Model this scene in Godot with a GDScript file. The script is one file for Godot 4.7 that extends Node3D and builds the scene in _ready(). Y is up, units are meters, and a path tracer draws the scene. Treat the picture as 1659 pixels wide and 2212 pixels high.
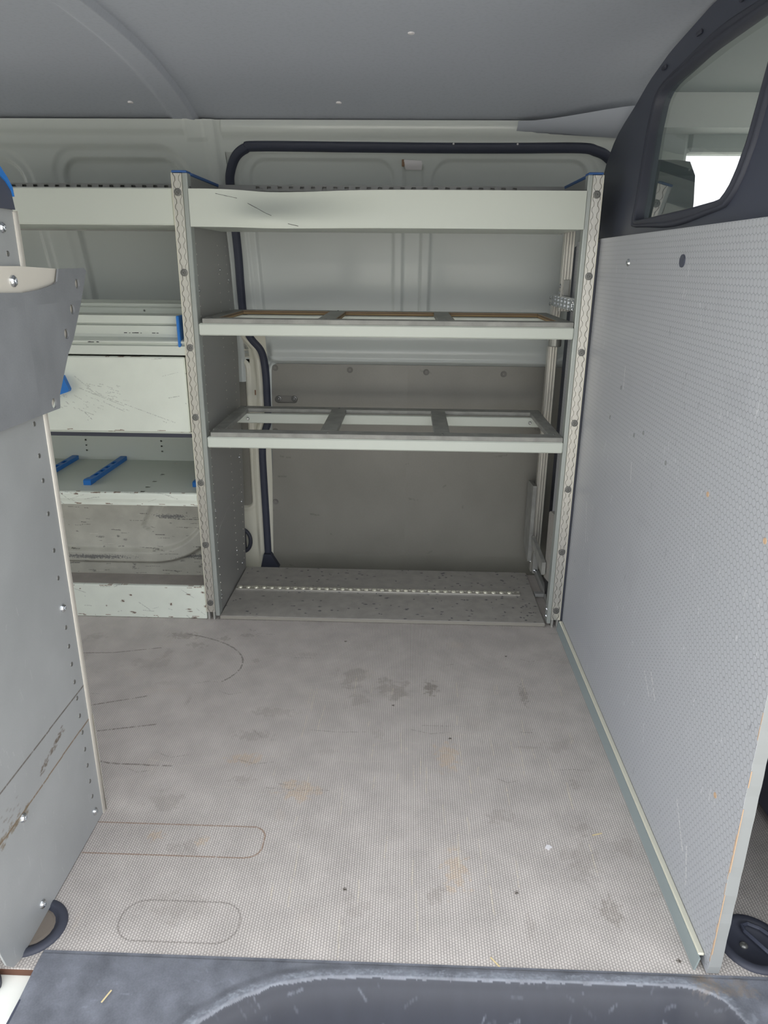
extends Node3D
# Cargo bay of a panel van seen through its open side door. Metres, y up, floor at y = 0, x towards the cab, far body side at -z.

var mats := {}
var uv_axes := 0          # 0 none, 1 (x, y), 2 (z, y), 3 (x, z)
var uv_org := Vector2.ZERO
var uv_size := Vector2.ONE
var uv2_org := Vector2.ZERO
var uv2_size := Vector2.ONE
var rng := RandomNumberGenerator.new()

# ---------------------------------------------------------------- helpers
func begin() -> SurfaceTool:
	var st := SurfaceTool.new()
	st.begin(Mesh.PRIMITIVE_TRIANGLES)
	st.set_smooth_group(-1)
	return st

func vtx(st: SurfaceTool, p: Vector3) -> void:
	if uv_axes:
		var q := Vector2(p.x, -p.y) if uv_axes == 1 else (Vector2(p.z, -p.y) if uv_axes == 2 else Vector2(p.x, p.z))
		st.set_uv((q - uv_org) / uv_size)
		st.set_uv2((q - uv2_org) / uv2_size)
	st.add_vertex(p)

# corners run counter-clockwise as seen from outside
func tri(st: SurfaceTool, a: Vector3, b: Vector3, c: Vector3) -> void:
	vtx(st, a); vtx(st, c); vtx(st, b)

func quad(st: SurfaceTool, a: Vector3, b: Vector3, c: Vector3, d: Vector3) -> void:
	tri(st, a, b, c); tri(st, a, c, d)

func bx(st: SurfaceTool, lo: Vector3, hi: Vector3, ch := 0.0) -> void:
	var c := minf(ch, 0.49 * minf(hi.x - lo.x, minf(hi.y - lo.y, hi.z - lo.z)))
	var m := [lo, hi]
	if c <= 0.0:
		var v := []
		for i in 8:
			v.append(Vector3(m[i & 1].x, m[(i >> 1) & 1].y, m[(i >> 2) & 1].z))
		quad(st, v[4], v[5], v[7], v[6]); quad(st, v[1], v[0], v[2], v[3])
		quad(st, v[5], v[1], v[3], v[7]); quad(st, v[0], v[4], v[6], v[2])
		quad(st, v[6], v[7], v[3], v[2]); quad(st, v[0], v[1], v[5], v[4])
		return
	var pt := func(sx: int, sy: int, sz: int, ax: int) -> Vector3:
		var p := Vector3(lo.x if sx < 0 else hi.x, lo.y if sy < 0 else hi.y, lo.z if sz < 0 else hi.z)
		var s := Vector3(sx, sy, sz) * c
		s[ax] = 0.0
		return p - s
	for ax in 3:
		for s in [-1, 1]:
			var u := (ax + 1) % 3
			var w := (ax + 2) % 3
			var f := []
			for k in [[-1, -1], [1, -1], [1, 1], [-1, 1]]:
				var g := [0, 0, 0]
				g[ax] = s; g[u] = k[0]; g[w] = k[1]
				f.append(pt.call(g[0], g[1], g[2], ax))
			if s > 0: quad(st, f[0], f[1], f[2], f[3])
			else: quad(st, f[3], f[2], f[1], f[0])
	for ax in 3:                                   # bevels along axis ax
		var u := (ax + 1) % 3
		var w := (ax + 2) % 3
		for su in [-1, 1]:
			for sw in [-1, 1]:
				var a := [0, 0, 0]; a[ax] = -1; a[u] = su; a[w] = sw
				var b := [0, 0, 0]; b[ax] = 1; b[u] = su; b[w] = sw
				var p0: Vector3 = pt.call(a[0], a[1], a[2], u)
				var p1: Vector3 = pt.call(a[0], a[1], a[2], w)
				var p2: Vector3 = pt.call(b[0], b[1], b[2], w)
				var p3: Vector3 = pt.call(b[0], b[1], b[2], u)
				var q0 := p0; var q1 := p1; var q2 := p2; var q3 := p3
				if su * sw > 0: quad(st, q0, q1, q2, q3)
				else: quad(st, q3, q2, q1, q0)
	for i in 8:
		var sx := 1 if i & 1 else -1
		var sy := 1 if i & 2 else -1
		var sz := 1 if i & 4 else -1
		var a: Vector3 = pt.call(sx, sy, sz, 0)
		var b: Vector3 = pt.call(sx, sy, sz, 1)
		var d: Vector3 = pt.call(sx, sy, sz, 2)
		if sx * sy * sz > 0: tri(st, a, b, d)
		else: tri(st, a, d, b)

# plate with rectangular openings: holes are Rect2 in the two axes other than the plate's thin one
func plate(st: SurfaceTool, lo: Vector3, hi: Vector3, thin: int, holes: Array) -> void:
	var u := (thin + 1) % 3
	var w := (thin + 2) % 3
	var us := [lo[u], hi[u]]
	var ws := [lo[w], hi[w]]
	for h in holes:
		us.append_array([h.position.x, h.end.x]); ws.append_array([h.position.y, h.end.y])
	us.sort(); ws.sort()
	for j in ws.size() - 1:
		if ws[j + 1] - ws[j] < 1e-6: continue
		var from := -1
		for i in us.size():
			var solid := i < us.size() - 1
			if solid:
				var c := Vector2((us[i] + us[i + 1]) * 0.5, (ws[j] + ws[j + 1]) * 0.5)
				for h in holes:
					if h.has_point(c): solid = false
			if solid and from < 0: from = i
			if not solid and from >= 0:
				var a := lo; var b := hi
				a[u] = us[from]; b[u] = us[i]; a[w] = ws[j]; b[w] = ws[j + 1]
				if b[u] - a[u] > 1e-6: bx(st, a, b)
				from = -1

# polygon in the plane (u, v) through o, pushed from t0 to t1 along n = u x v
func prism(st: SurfaceTool, pts: Array, o: Vector3, u: Vector3, v: Vector3, t0: float, t1: float) -> void:
	var poly := PackedVector2Array(pts)
	if Geometry2D.is_polygon_clockwise(poly): pass
	var area := 0.0
	for i in poly.size():
		area += poly[i].cross(poly[(i + 1) % poly.size()])
	if area < 0: poly.reverse()
	var n := u.cross(v).normalized()
	var at := func(p: Vector2, t: float) -> Vector3: return o + u * p.x + v * p.y + n * t
	var ix := Geometry2D.triangulate_polygon(poly)
	for i in range(0, ix.size(), 3):
		var a := poly[ix[i]]; var b := poly[ix[i + 1]]; var c := poly[ix[i + 2]]
		if (b - a).cross(c - a) < 0:
			var x := b; b = c; c = x
		tri(st, at.call(a, t1), at.call(b, t1), at.call(c, t1))
		tri(st, at.call(a, t0), at.call(c, t0), at.call(b, t0))
	for i in poly.size():
		var a := poly[i]; var b := poly[(i + 1) % poly.size()]
		quad(st, at.call(a, t0), at.call(b, t0), at.call(b, t1), at.call(a, t1))

# profile (radius, height) turned about axis through c; open ends closed by radius 0
func lathe(st: SurfaceTool, prof: Array, c: Vector3, axis: Vector3, sides := 16) -> void:
	var a := axis.normalized()
	var u := a.cross(Vector3.UP if absf(a.y) < 0.9 else Vector3.RIGHT).normalized()
	var v := a.cross(u)
	for k in sides:
		var t0 := TAU * k / sides; var t1 := TAU * (k + 1) / sides
		var d0 := u * cos(t0) + v * sin(t0); var d1 := u * cos(t1) + v * sin(t1)
		for i in prof.size() - 1:
			var p: Vector2 = prof[i]; var q: Vector2 = prof[i + 1]
			quad(st, c + a * p.y + d0 * p.x, c + a * p.y + d1 * p.x, c + a * q.y + d1 * q.x, c + a * q.y + d0 * q.x)

func tube(st: SurfaceTool, path: Array, r: float, sides := 10) -> void:
	var ring := []
	var up := Vector3.UP
	for i in path.size():
		var d: Vector3 = (path[mini(i + 1, path.size() - 1)] - path[maxi(i - 1, 0)]).normalized()
		if absf(d.dot(up)) > 0.95: up = Vector3.RIGHT
		var u := d.cross(up).normalized(); var v := u.cross(d)
		up = v
		var row := []
		for k in sides:
			row.append(path[i] + (u * cos(TAU * k / sides) + v * sin(TAU * k / sides)) * r)
		ring.append(row)
	for i in ring.size() - 1:
		for k in sides:
			var m := (k + 1) % sides
			quad(st, ring[i][k], ring[i][m], ring[i + 1][m], ring[i + 1][k])
	for k in sides:
		var m := (k + 1) % sides
		tri(st, path[0], ring[0][m], ring[0][k])
		tri(st, path[-1], ring[-1][k], ring[-1][m])

func done(st: SurfaceTool, smooth := false) -> ArrayMesh:
	if smooth:
		st.index()
	st.generate_normals()
	return st.commit()

func add_mesh(called: String, mesh: Mesh, m: Material, parent: Node = self) -> MeshInstance3D:
	var o := MeshInstance3D.new()
	o.name = called
	o.mesh = mesh
	o.material_override = m
	parent.add_child(o, true)
	return o

func obj(called: String, st: SurfaceTool, m: Material, parent: Node = self) -> MeshInstance3D:
	return add_mesh(called, done(st), m, parent)

func tag(o: Node, label: String, category: String, group := "") -> Node:
	o.set_meta("label", label)
	o.set_meta("category", category)
	if group: o.set_meta("group", group)
	return o

func structure(o: Node, label := "") -> Node:
	o.set_meta("kind", "structure")
	if label: o.set_meta("label", label)
	return o

func thing(called: String, label: String, category: String, at := Vector3.ZERO, group := "") -> Node3D:
	var o := Node3D.new()
	o.name = called
	add_child(o, true)
	o.position = at
	tag(o, label, category, group)
	return o

func setting(called: String, label := "") -> Node3D:
	var o := Node3D.new()
	o.name = called
	add_child(o, true)
	structure(o, label)
	return o

func mat(key: String, c: Color, rough := 0.5, metal := 0.0) -> StandardMaterial3D:
	var m := StandardMaterial3D.new()
	m.resource_name = key
	m.albedo_color = c
	m.roughness = rough
	m.metallic = metal
	mats[key] = m
	return m

func uv_xy(o: Vector2, s: Vector2) -> void:
	uv_axes = 1; uv_org = o; uv_size = s
func uv_zy(o: Vector2, s: Vector2) -> void:
	uv_axes = 2; uv_org = o; uv_size = s
func uv_xz(o: Vector2, s: Vector2) -> void:
	uv_axes = 3; uv_org = o; uv_size = s
func uv2(o: Vector2, s: Vector2) -> void:
	uv2_org = o; uv2_size = s
func uv_off() -> void:
	uv_axes = 0

# ---------------------------------------------------------------- pictures of surfaces
func noise_img(w: int, h: int, freq: float, sd: int, oct := 3) -> Image:
	var n := FastNoiseLite.new()
	n.noise_type = FastNoiseLite.TYPE_SIMPLEX_SMOOTH
	n.seed = sd
	n.frequency = freq
	n.fractal_octaves = oct
	return n.get_image(w, h)

# speckled surface: base colour with fine grain and coarse mottling
func mottle(w: int, h: int, base: Color, amount: float, sd: int, freq := 0.02) -> Image:
	var a := noise_img(w, h, freq, sd, 4).get_data()
	var f := noise_img(w, h, 0.35, sd + 7, 2).get_data()
	var out := PackedByteArray()
	out.resize(w * h * 3)
	var r := base.r * 255.0; var g := base.g * 255.0; var b := base.b * 255.0
	for i in w * h:
		var k := 1.0 + ((a[i] - 127.5) * 0.7 + (f[i] - 127.5) * 0.3) / 127.5 * amount
		out[i * 3] = clampi(int(r * k), 0, 255)
		out[i * 3 + 1] = clampi(int(g * k), 0, 255)
		out[i * 3 + 2] = clampi(int(b * k), 0, 255)
	return Image.create_from_data(w, h, false, Image.FORMAT_RGB8, out)

func dab(im: Image, x: int, y: int, c: Color, k: float) -> void:
	if x < 0 or y < 0 or x >= im.get_width() or y >= im.get_height(): return
	var o := im.get_pixel(x, y)
	if im.detect_alpha() != Image.ALPHA_NONE or im.get_format() == Image.FORMAT_RGBA8:
		var a := maxf(o.a, k)
		var n := o.lerp(c, k if o.a > 0.01 else 1.0)
		im.set_pixel(x, y, Color(n.r, n.g, n.b, a))
	else:
		im.set_pixel(x, y, o.lerp(c, k))

# a scratch or a drawn mark, in pixels
func stroke(im: Image, pts: Array, c: Color, wide := 1.0, strength := 0.8, broken := 0.0) -> void:
	for i in pts.size() - 1:
		var a: Vector2 = pts[i]; var b: Vector2 = pts[i + 1]
		var n := int(a.distance_to(b)) + 1
		for k in n:
			if broken > 0.0 and rng.randf() < broken: continue
			var p := a.lerp(b, float(k) / n)
			var r := wide * 0.5
			for yy in range(int(p.y - r), int(p.y + r) + 1):
				for xx in range(int(p.x - r), int(p.x + r) + 1):
					dab(im, xx, yy, c, strength * rng.randf_range(0.6, 1.0))

# a stain with a ragged, grainy outline
func blot(im: Image, at: Vector2, rx: float, ry: float, c: Color, strength: float, grain := 0.5, turn := 0.0) -> void:
	var big := int(maxf(rx, ry) * 1.6) + 1
	var n := FastNoiseLite.new()
	n.seed = int(at.x * 7 + at.y * 13)
	n.frequency = 1.1 / maxf(2.0, minf(rx, ry))
	n.fractal_octaves = 4
	var cs := cos(turn); var sn := sin(turn)
	for yy in range(int(at.y) - big, int(at.y) + big):
		for xx in range(int(at.x) - big, int(at.x) + big):
			var d := Vector2(xx - at.x, yy - at.y)
			var e := Vector2((d.x * cs + d.y * sn) / rx, (-d.x * sn + d.y * cs) / ry).length() + n.get_noise_2d(xx, yy) * 0.95
			if e < 1.0:
				var k := strength * smoothstep(1.0, 0.45, e) * (1.0 - grain * rng.randf())
				dab(im, xx, yy, c, k)

func tex(im: Image) -> ImageTexture:
	return ImageTexture.create_from_image(im)

# ---------------------------------------------------------------- the shape of the van's far side
const PY := [-0.3, 0.0, 0.7, 0.8, 1.0, 1.15, 1.25, 1.36, 1.45]
const PZ := [-2.40, -2.40, -2.40, -2.375, -2.325, -2.28, -2.245, -2.20, -2.15]
func wz(y: float) -> float:
	for i in PY.size() - 1:
		if y <= PY[i + 1]:
			return lerpf(PZ[i], PZ[i + 1], (y - PY[i]) / (PY[i + 1] - PY[i]))
	return PZ[-1]

# headliner height across the van
func cy(z: float) -> float:
	var d := absf(z + 1.545) / 0.70
	return 1.455 - 0.092 * pow(minf(d, 1.2), 2.6)

func rrect(p: Vector2, lo: Vector2, hi: Vector2, r: float) -> float:
	var c := (lo + hi) * 0.5; var b := (hi - lo) * 0.5 - Vector2(r, r)
	var q := (p - c).abs() - b
	return Vector2(maxf(q.x, 0), maxf(q.y, 0)).length() + minf(maxf(q.x, q.y), 0.0) - r

# skin pressed from sheet: z follows wz(y) plus depth(x, y)
func pressed(x0: float, x1: float, y0: float, y1: float, step: float, depth: Callable) -> ArrayMesh:
	var nx := int((x1 - x0) / step); var ny := int((y1 - y0) / step)
	var v := PackedVector3Array(); var nn := PackedVector3Array(); var ix := PackedInt32Array(); var uv := PackedVector2Array()
	var dz := PackedFloat32Array()
	for j in ny + 1:
		for i in nx + 1:
			var x := lerpf(x0, x1, float(i) / nx); var y := lerpf(y0, y1, float(j) / ny)
			var d: float = depth.call(x, y)
			dz.append(wz(y) + d)
			v.append(Vector3(x, y, wz(y) + d))
			uv.append(Vector2(x, -y))
	var sx := (x1 - x0) / nx; var sy := (y1 - y0) / ny
	for j in ny + 1:
		for i in nx + 1:
			var a := dz[j * (nx + 1) + mini(i + 1, nx)] - dz[j * (nx + 1) + maxi(i - 1, 0)]
			var b := dz[mini(j + 1, ny) * (nx + 1) + i] - dz[maxi(j - 1, 0) * (nx + 1) + i]
			nn.append(Vector3(-a / (2 * sx), -b / (2 * sy), 1).normalized())
	for j in ny:
		for i in nx:
			var a := j * (nx + 1) + i
			ix.append_array([a, a + nx + 2, a + 1, a, a + nx + 1, a + nx + 2])
	var arr := []
	arr.resize(Mesh.ARRAY_MAX)
	arr[Mesh.ARRAY_VERTEX] = v; arr[Mesh.ARRAY_NORMAL] = nn; arr[Mesh.ARRAY_INDEX] = ix; arr[Mesh.ARRAY_TEX_UV] = uv
	var m := ArrayMesh.new()
	m.add_surface_from_arrays(Mesh.PRIMITIVE_TRIANGLES, arr)
	return m

# general height field over (x, z)
func field(x0: float, x1: float, z0: float, z1: float, nx: int, nz: int, height: Callable, facing := 1.0) -> ArrayMesh:
	var v := PackedVector3Array(); var nn := PackedVector3Array(); var ix := PackedInt32Array(); var uv := PackedVector2Array()
	for j in nz + 1:
		for i in nx + 1:
			var x := lerpf(x0, x1, float(i) / nx); var z := lerpf(z0, z1, float(j) / nz)
			v.append(Vector3(x, height.call(x, z), z))
			uv.append(Vector2(x, z))
	for j in nz + 1:
		for i in nx + 1:
			var l := v[j * (nx + 1) + maxi(i - 1, 0)]; var r := v[j * (nx + 1) + mini(i + 1, nx)]
			var d := v[maxi(j - 1, 0) * (nx + 1) + i]; var u := v[mini(j + 1, nz) * (nx + 1) + i]
			nn.append((u - d).cross(r - l).normalized() * facing)
	for j in nz:
		for i in nx:
			var a := j * (nx + 1) + i
			if facing > 0: ix.append_array([a, a + 1, a + nx + 2, a, a + nx + 2, a + nx + 1])
			else: ix.append_array([a, a + nx + 2, a + 1, a, a + nx + 1, a + nx + 2])
	var arr := []
	arr.resize(Mesh.ARRAY_MAX)
	arr[Mesh.ARRAY_VERTEX] = v; arr[Mesh.ARRAY_NORMAL] = nn; arr[Mesh.ARRAY_INDEX] = ix; arr[Mesh.ARRAY_TEX_UV] = uv
	var m := ArrayMesh.new()
	m.add_surface_from_arrays(Mesh.PRIMITIVE_TRIANGLES, arr)
	return m

# aluminium lashing rail: slot widening to round holes every 25 mm. s along, a across, n out of the face
func track(st: SurfaceTool, o: Vector3, s: Vector3, a: Vector3, n: Vector3, length: float, half: float, slot: float, hole: float, deep: float, back: float) -> void:
	var pitch := 0.0253
	var steps := int(length / pitch * 12)
	var sink := minf(0.0010, deep * 0.3)
	var flip := s.cross(a).dot(n) < 0
	var q := func(p0: Vector3, p1: Vector3, p2: Vector3, p3: Vector3) -> void:
		if flip: quad(st, p3, p2, p1, p0)
		else: quad(st, p0, p1, p2, p3)
	for k in steps:
		var e0 := length * k / steps; var e1 := length * (k + 1) / steps
		var w := []
		for e in [e0, e1]:
			var f := fposmod(e, pitch) - pitch * 0.5
			var c := sqrt(maxf(hole * hole - f * f, 0.0))
			w.append(maxf(slot, c))
		var p0 := o + s * e0; var p1 := o + s * e1
		for g in [-1.0, 1.0]:
			var i0: Vector3 = p0 + a * g * w[0]; var i1: Vector3 = p1 + a * g * w[1]
			var u0: Vector3 = p0 + a * g * half; var u1: Vector3 = p1 + a * g * half
			if g > 0:
				q.call(i0, i1, u1, u0)
				q.call(i0 - n * deep, i1 - n * deep, i1, i0)
				q.call(u0, u1, u1 - n * back, u0 - n * back)
			else:
				q.call(u0, u1, i1, i0)
				q.call(i0, i1, i1 - n * deep, i0 - n * deep)
				q.call(u0 - n * back, u1 - n * back, u1, u0)
		q.call(p0 - a * half - n * deep, p1 - a * half - n * deep, p1 + a * half - n * deep, p0 + a * half - n * deep)
		# tongue lying in the slot, a narrow gap all round it
		var g0: float = w[0] - 0.0013; var g1: float = w[1] - 0.0013
		q.call(p0 - a * g0 - n * sink, p1 - a * g1 - n * sink, p1 + a * g1 - n * sink, p0 + a * g0 - n * sink)
		q.call(p0 + a * g0 - n * sink, p1 + a * g1 - n * sink, p1 + a * g1 - n * deep, p0 + a * g0 - n * deep)
		q.call(p0 - a * g0 - n * deep, p1 - a * g1 - n * deep, p1 - a * g1 - n * sink, p0 - a * g0 - n * sink)

# ribbon along a path lying against the far side (a rubber seal): domed section
func ribbon(pts: Array, wide: float, thick: float, off: float) -> SurfaceTool:
	var st := begin()
	st.set_smooth_group(0)
	var path: Array = []
	for i in pts.size() - 1:                    # smooth the corners
		var p0: Vector2 = pts[maxi(i - 1, 0)]; var p1: Vector2 = pts[i]; var p2: Vector2 = pts[i + 1]; var p3: Vector2 = pts[mini(i + 2, pts.size() - 1)]
		for k in 6:
			path.append(p1.cubic_interpolate(p2, p0, p3, k / 6.0))
	path.append(pts[-1])
	var rows := []
	for i in path.size():
		var d: Vector2 = (path[mini(i + 1, path.size() - 1)] - path[maxi(i - 1, 0)]).normalized()
		var nrm := Vector2(-d.y, d.x)
		var row := []
		for k in 7:
			var t := -1.0 + k / 3.0
			var p: Vector2 = path[i] + nrm * t * wide * 0.5
			row.append(Vector3(p.x, p.y, wz(p.y) + off + thick * sqrt(maxf(0.0, 1.0 - pow(absf(t), 4.0)))))
		rows.append(row)
	for i in rows.size() - 1:
		for k in 6:
			quad(st, rows[i][k], rows[i + 1][k], rows[i + 1][k + 1], rows[i][k + 1])
	return st

var bolt_mesh: ArrayMesh
var hex_mesh: ArrayMesh
func bolts(parent: Node, spots: Array, axis: Vector3, size: float, m: Material, called := "bolt") -> void:
	for p in spots:
		var o := add_mesh(called, bolt_mesh, m, parent)
		o.position = p
		o.quaternion = Quaternion(Vector3.UP, axis.normalized())
		o.scale = Vector3.ONE * size

# ================================================================ the place
func _ready() -> void:
	rng.seed = 41
	# ---- camera
	var cam := Camera3D.new()
	cam.name = "camera"
	cam.fov = 71.48
	cam.near = 0.02
	cam.far = 400.0
	add_child(cam)
	cam.rotation_order = EULER_ORDER_YXZ
	cam.position = Vector3(0, 1.0, 0)
	cam.rotation_degrees = Vector3(-19.229, 1.786, 0.5166)
	cam.current = true
	# ---- overcast sky
	var env := Environment.new()
	env.background_mode = Environment.BG_SKY
	var sky := Sky.new()
	var sm := ProceduralSkyMaterial.new()
	sm.sky_top_color = Color(0.95, 0.965, 0.985)
	sm.sky_horizon_color = Color(0.965, 0.97, 0.98)
	sm.ground_bottom_color = Color(0.50, 0.50, 0.49)
	sm.ground_horizon_color = Color(0.62, 0.63, 0.63)
	sky.sky_material = sm
	env.sky = sky
	env.background_energy_multiplier = 1.0
	env.tonemap_mode = Environment.TONE_MAPPER_LINEAR
	env.tonemap_exposure = 3.05
	env.sdfgi_enabled = true
	env.ssao_enabled = true
	env.ssil_enabled = true
	# hazy sun high over the far side of the van: it lights the paving outside, not the bay
	var sun := DirectionalLight3D.new()
	sun.name = "sun"
	sun.light_energy = 0.9
	sun.light_color = Color(1.0, 0.98, 0.94)
	sun.light_angular_distance = 8.0
	sun.shadow_enabled = true
	sun.sky_mode = DirectionalLight3D.SKY_MODE_LIGHT_ONLY
	add_child(sun)
	sun.look_at_from_position(Vector3(0.1, 4.0, -1.9), Vector3.ZERO)
	var we := WorldEnvironment.new()
	we.name = "environment"
	we.environment = env
	add_child(we)

	make_materials()
	var bs := begin()
	lathe(bs, [Vector2(1.0, 0.0), Vector2(0.95, 0.25), Vector2(0.7, 0.5), Vector2(0.42, 0.6), Vector2(0.40, 0.35), Vector2(0.0, 0.33)], Vector3.ZERO, Vector3.UP, 14)
	bolt_mesh = done(bs)
	make_shell()
	make_far_side()
	make_sliding_door()
	make_partition()
	make_step()
	make_shelf_unit()
	make_cabinet()
	make_near_unit()
	make_small_things()

func make_materials() -> void:
	mat("white_enamel", Color(0.785, 0.805, 0.77), 0.42)
	mat("body_paint", Color(0.79, 0.81, 0.80), 0.24)
	mat("cream_paint", Color(0.84, 0.83, 0.77), 0.30)
	mat("headliner", Color(0.655, 0.675, 0.715), 0.95)
	mat("side_grey", Color(0.60, 0.60, 0.59), 0.42, 0.25)
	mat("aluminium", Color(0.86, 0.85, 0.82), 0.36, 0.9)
	mat("aluminium_dull", Color(0.70, 0.70, 0.68), 0.5, 0.6)
	mat("pale_alu", Color(0.68, 0.70, 0.685), 0.35, 0.5)
	mat("zinc", Color(0.82, 0.83, 0.84), 0.22, 1.0)
	mat("black_plastic", Color(0.26, 0.275, 0.33), 0.45)  # these dark plastics and rubbers are paled, haze put into their colour
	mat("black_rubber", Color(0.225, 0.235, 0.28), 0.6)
	mat("seal_rubber", Color(0.22, 0.235, 0.295), 0.6)
	mat("blue_plastic", Color(0.15, 0.44, 0.74), 0.4)
	mat("lip_metal", Color(0.88, 0.87, 0.80), 0.3, 0.3)
	mat("blue_dull", Color(0.22, 0.38, 0.62), 0.5)
	mat("screw_grey", Color(0.50, 0.50, 0.49), 0.4, 0.7)
	mat("dark", Color(0.14, 0.14, 0.15), 0.7)
	mat("beige_steel", Color(0.86, 0.84, 0.80), 0.35, 0.2)
	mat("trim_board", Color(0.545, 0.535, 0.505), 0.36)
	mat("lining_screw", Color(0.46, 0.45, 0.43), 0.5)
	mat("white_tape", Color(0.86, 0.85, 0.86), 0.5)
	mat("rust", Color(0.54, 0.43, 0.34), 0.8)
	mat("white_body", Color(0.93, 0.93, 0.90), 0.2)
	mat("seat_cloth", Color(0.20, 0.21, 0.24), 0.9)
	mat("cab_trim", Color(0.62, 0.65, 0.64), 0.8)
	mat("paving", Color(0.74, 0.73, 0.70), 0.9)
	mat("edge_ply", Color(0.40, 0.27, 0.21), 0.8)
	mat("edge_grey", Color(0.53, 0.54, 0.54), 0.7)
	mat("wood_edge", Color(0.72, 0.61, 0.50), 0.7)
	var g := mat("glass", Color(0.62, 0.72, 0.70, 0.12), 0.02)
	g.transparency = BaseMaterial3D.TRANSPARENCY_ALPHA
	g.metallic_specular = 0.5

	# plywood of the shelf frames: brushed grey film, worn
	var im := mottle(512, 512, Color(0.57, 0.57, 0.55), 0.15, 11, 0.012)
	for i in 160:
		var p := Vector2(rng.randf() * 512, rng.randf() * 512)
		stroke(im, [p, p + Vector2(rng.randf_range(5, 40), rng.randf_range(-3, 3))], Color(0.62, 0.61, 0.57), 1, 0.4, 0.3)
	var m := mat("film_ply", Color.WHITE, 0.5)
	m.albedo_texture = tex(im)
	m.uv1_triplanar = true; m.uv1_world_triplanar = true
	m.uv1_scale = Vector3.ONE * 2.5
	# laminated plywood edge
	im = mottle(64, 256, Color(0.52, 0.45, 0.36), 0.2, 12, 0.05)
	for y in 256:
		var k := 0.5 + 0.5 * sin(y * TAU / 25.6)
		for x in 64:
			var o := im.get_pixel(x, y)
			im.set_pixel(x, y, o.lerp(Color(0.74, 0.62, 0.42) if k > 0.5 else Color(0.38, 0.30, 0.24), 0.55))
	m = mat("ply_layers", Color.WHITE, 0.75)
	m.albedo_texture = tex(im)
	m.uv1_triplanar = true; m.uv1_world_triplanar = true
	m.uv1_scale = Vector3(4, 12, 4)

func tiled(key: String, im: Image, bump: Image, deep: float) -> StandardMaterial3D:
	var m: StandardMaterial3D = mats[key]
	m.albedo_texture = tex(im)
	if bump:
		m.heightmap_enabled = true
		m.heightmap_texture = tex(bump)
		m.heightmap_scale = deep
	return m

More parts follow.
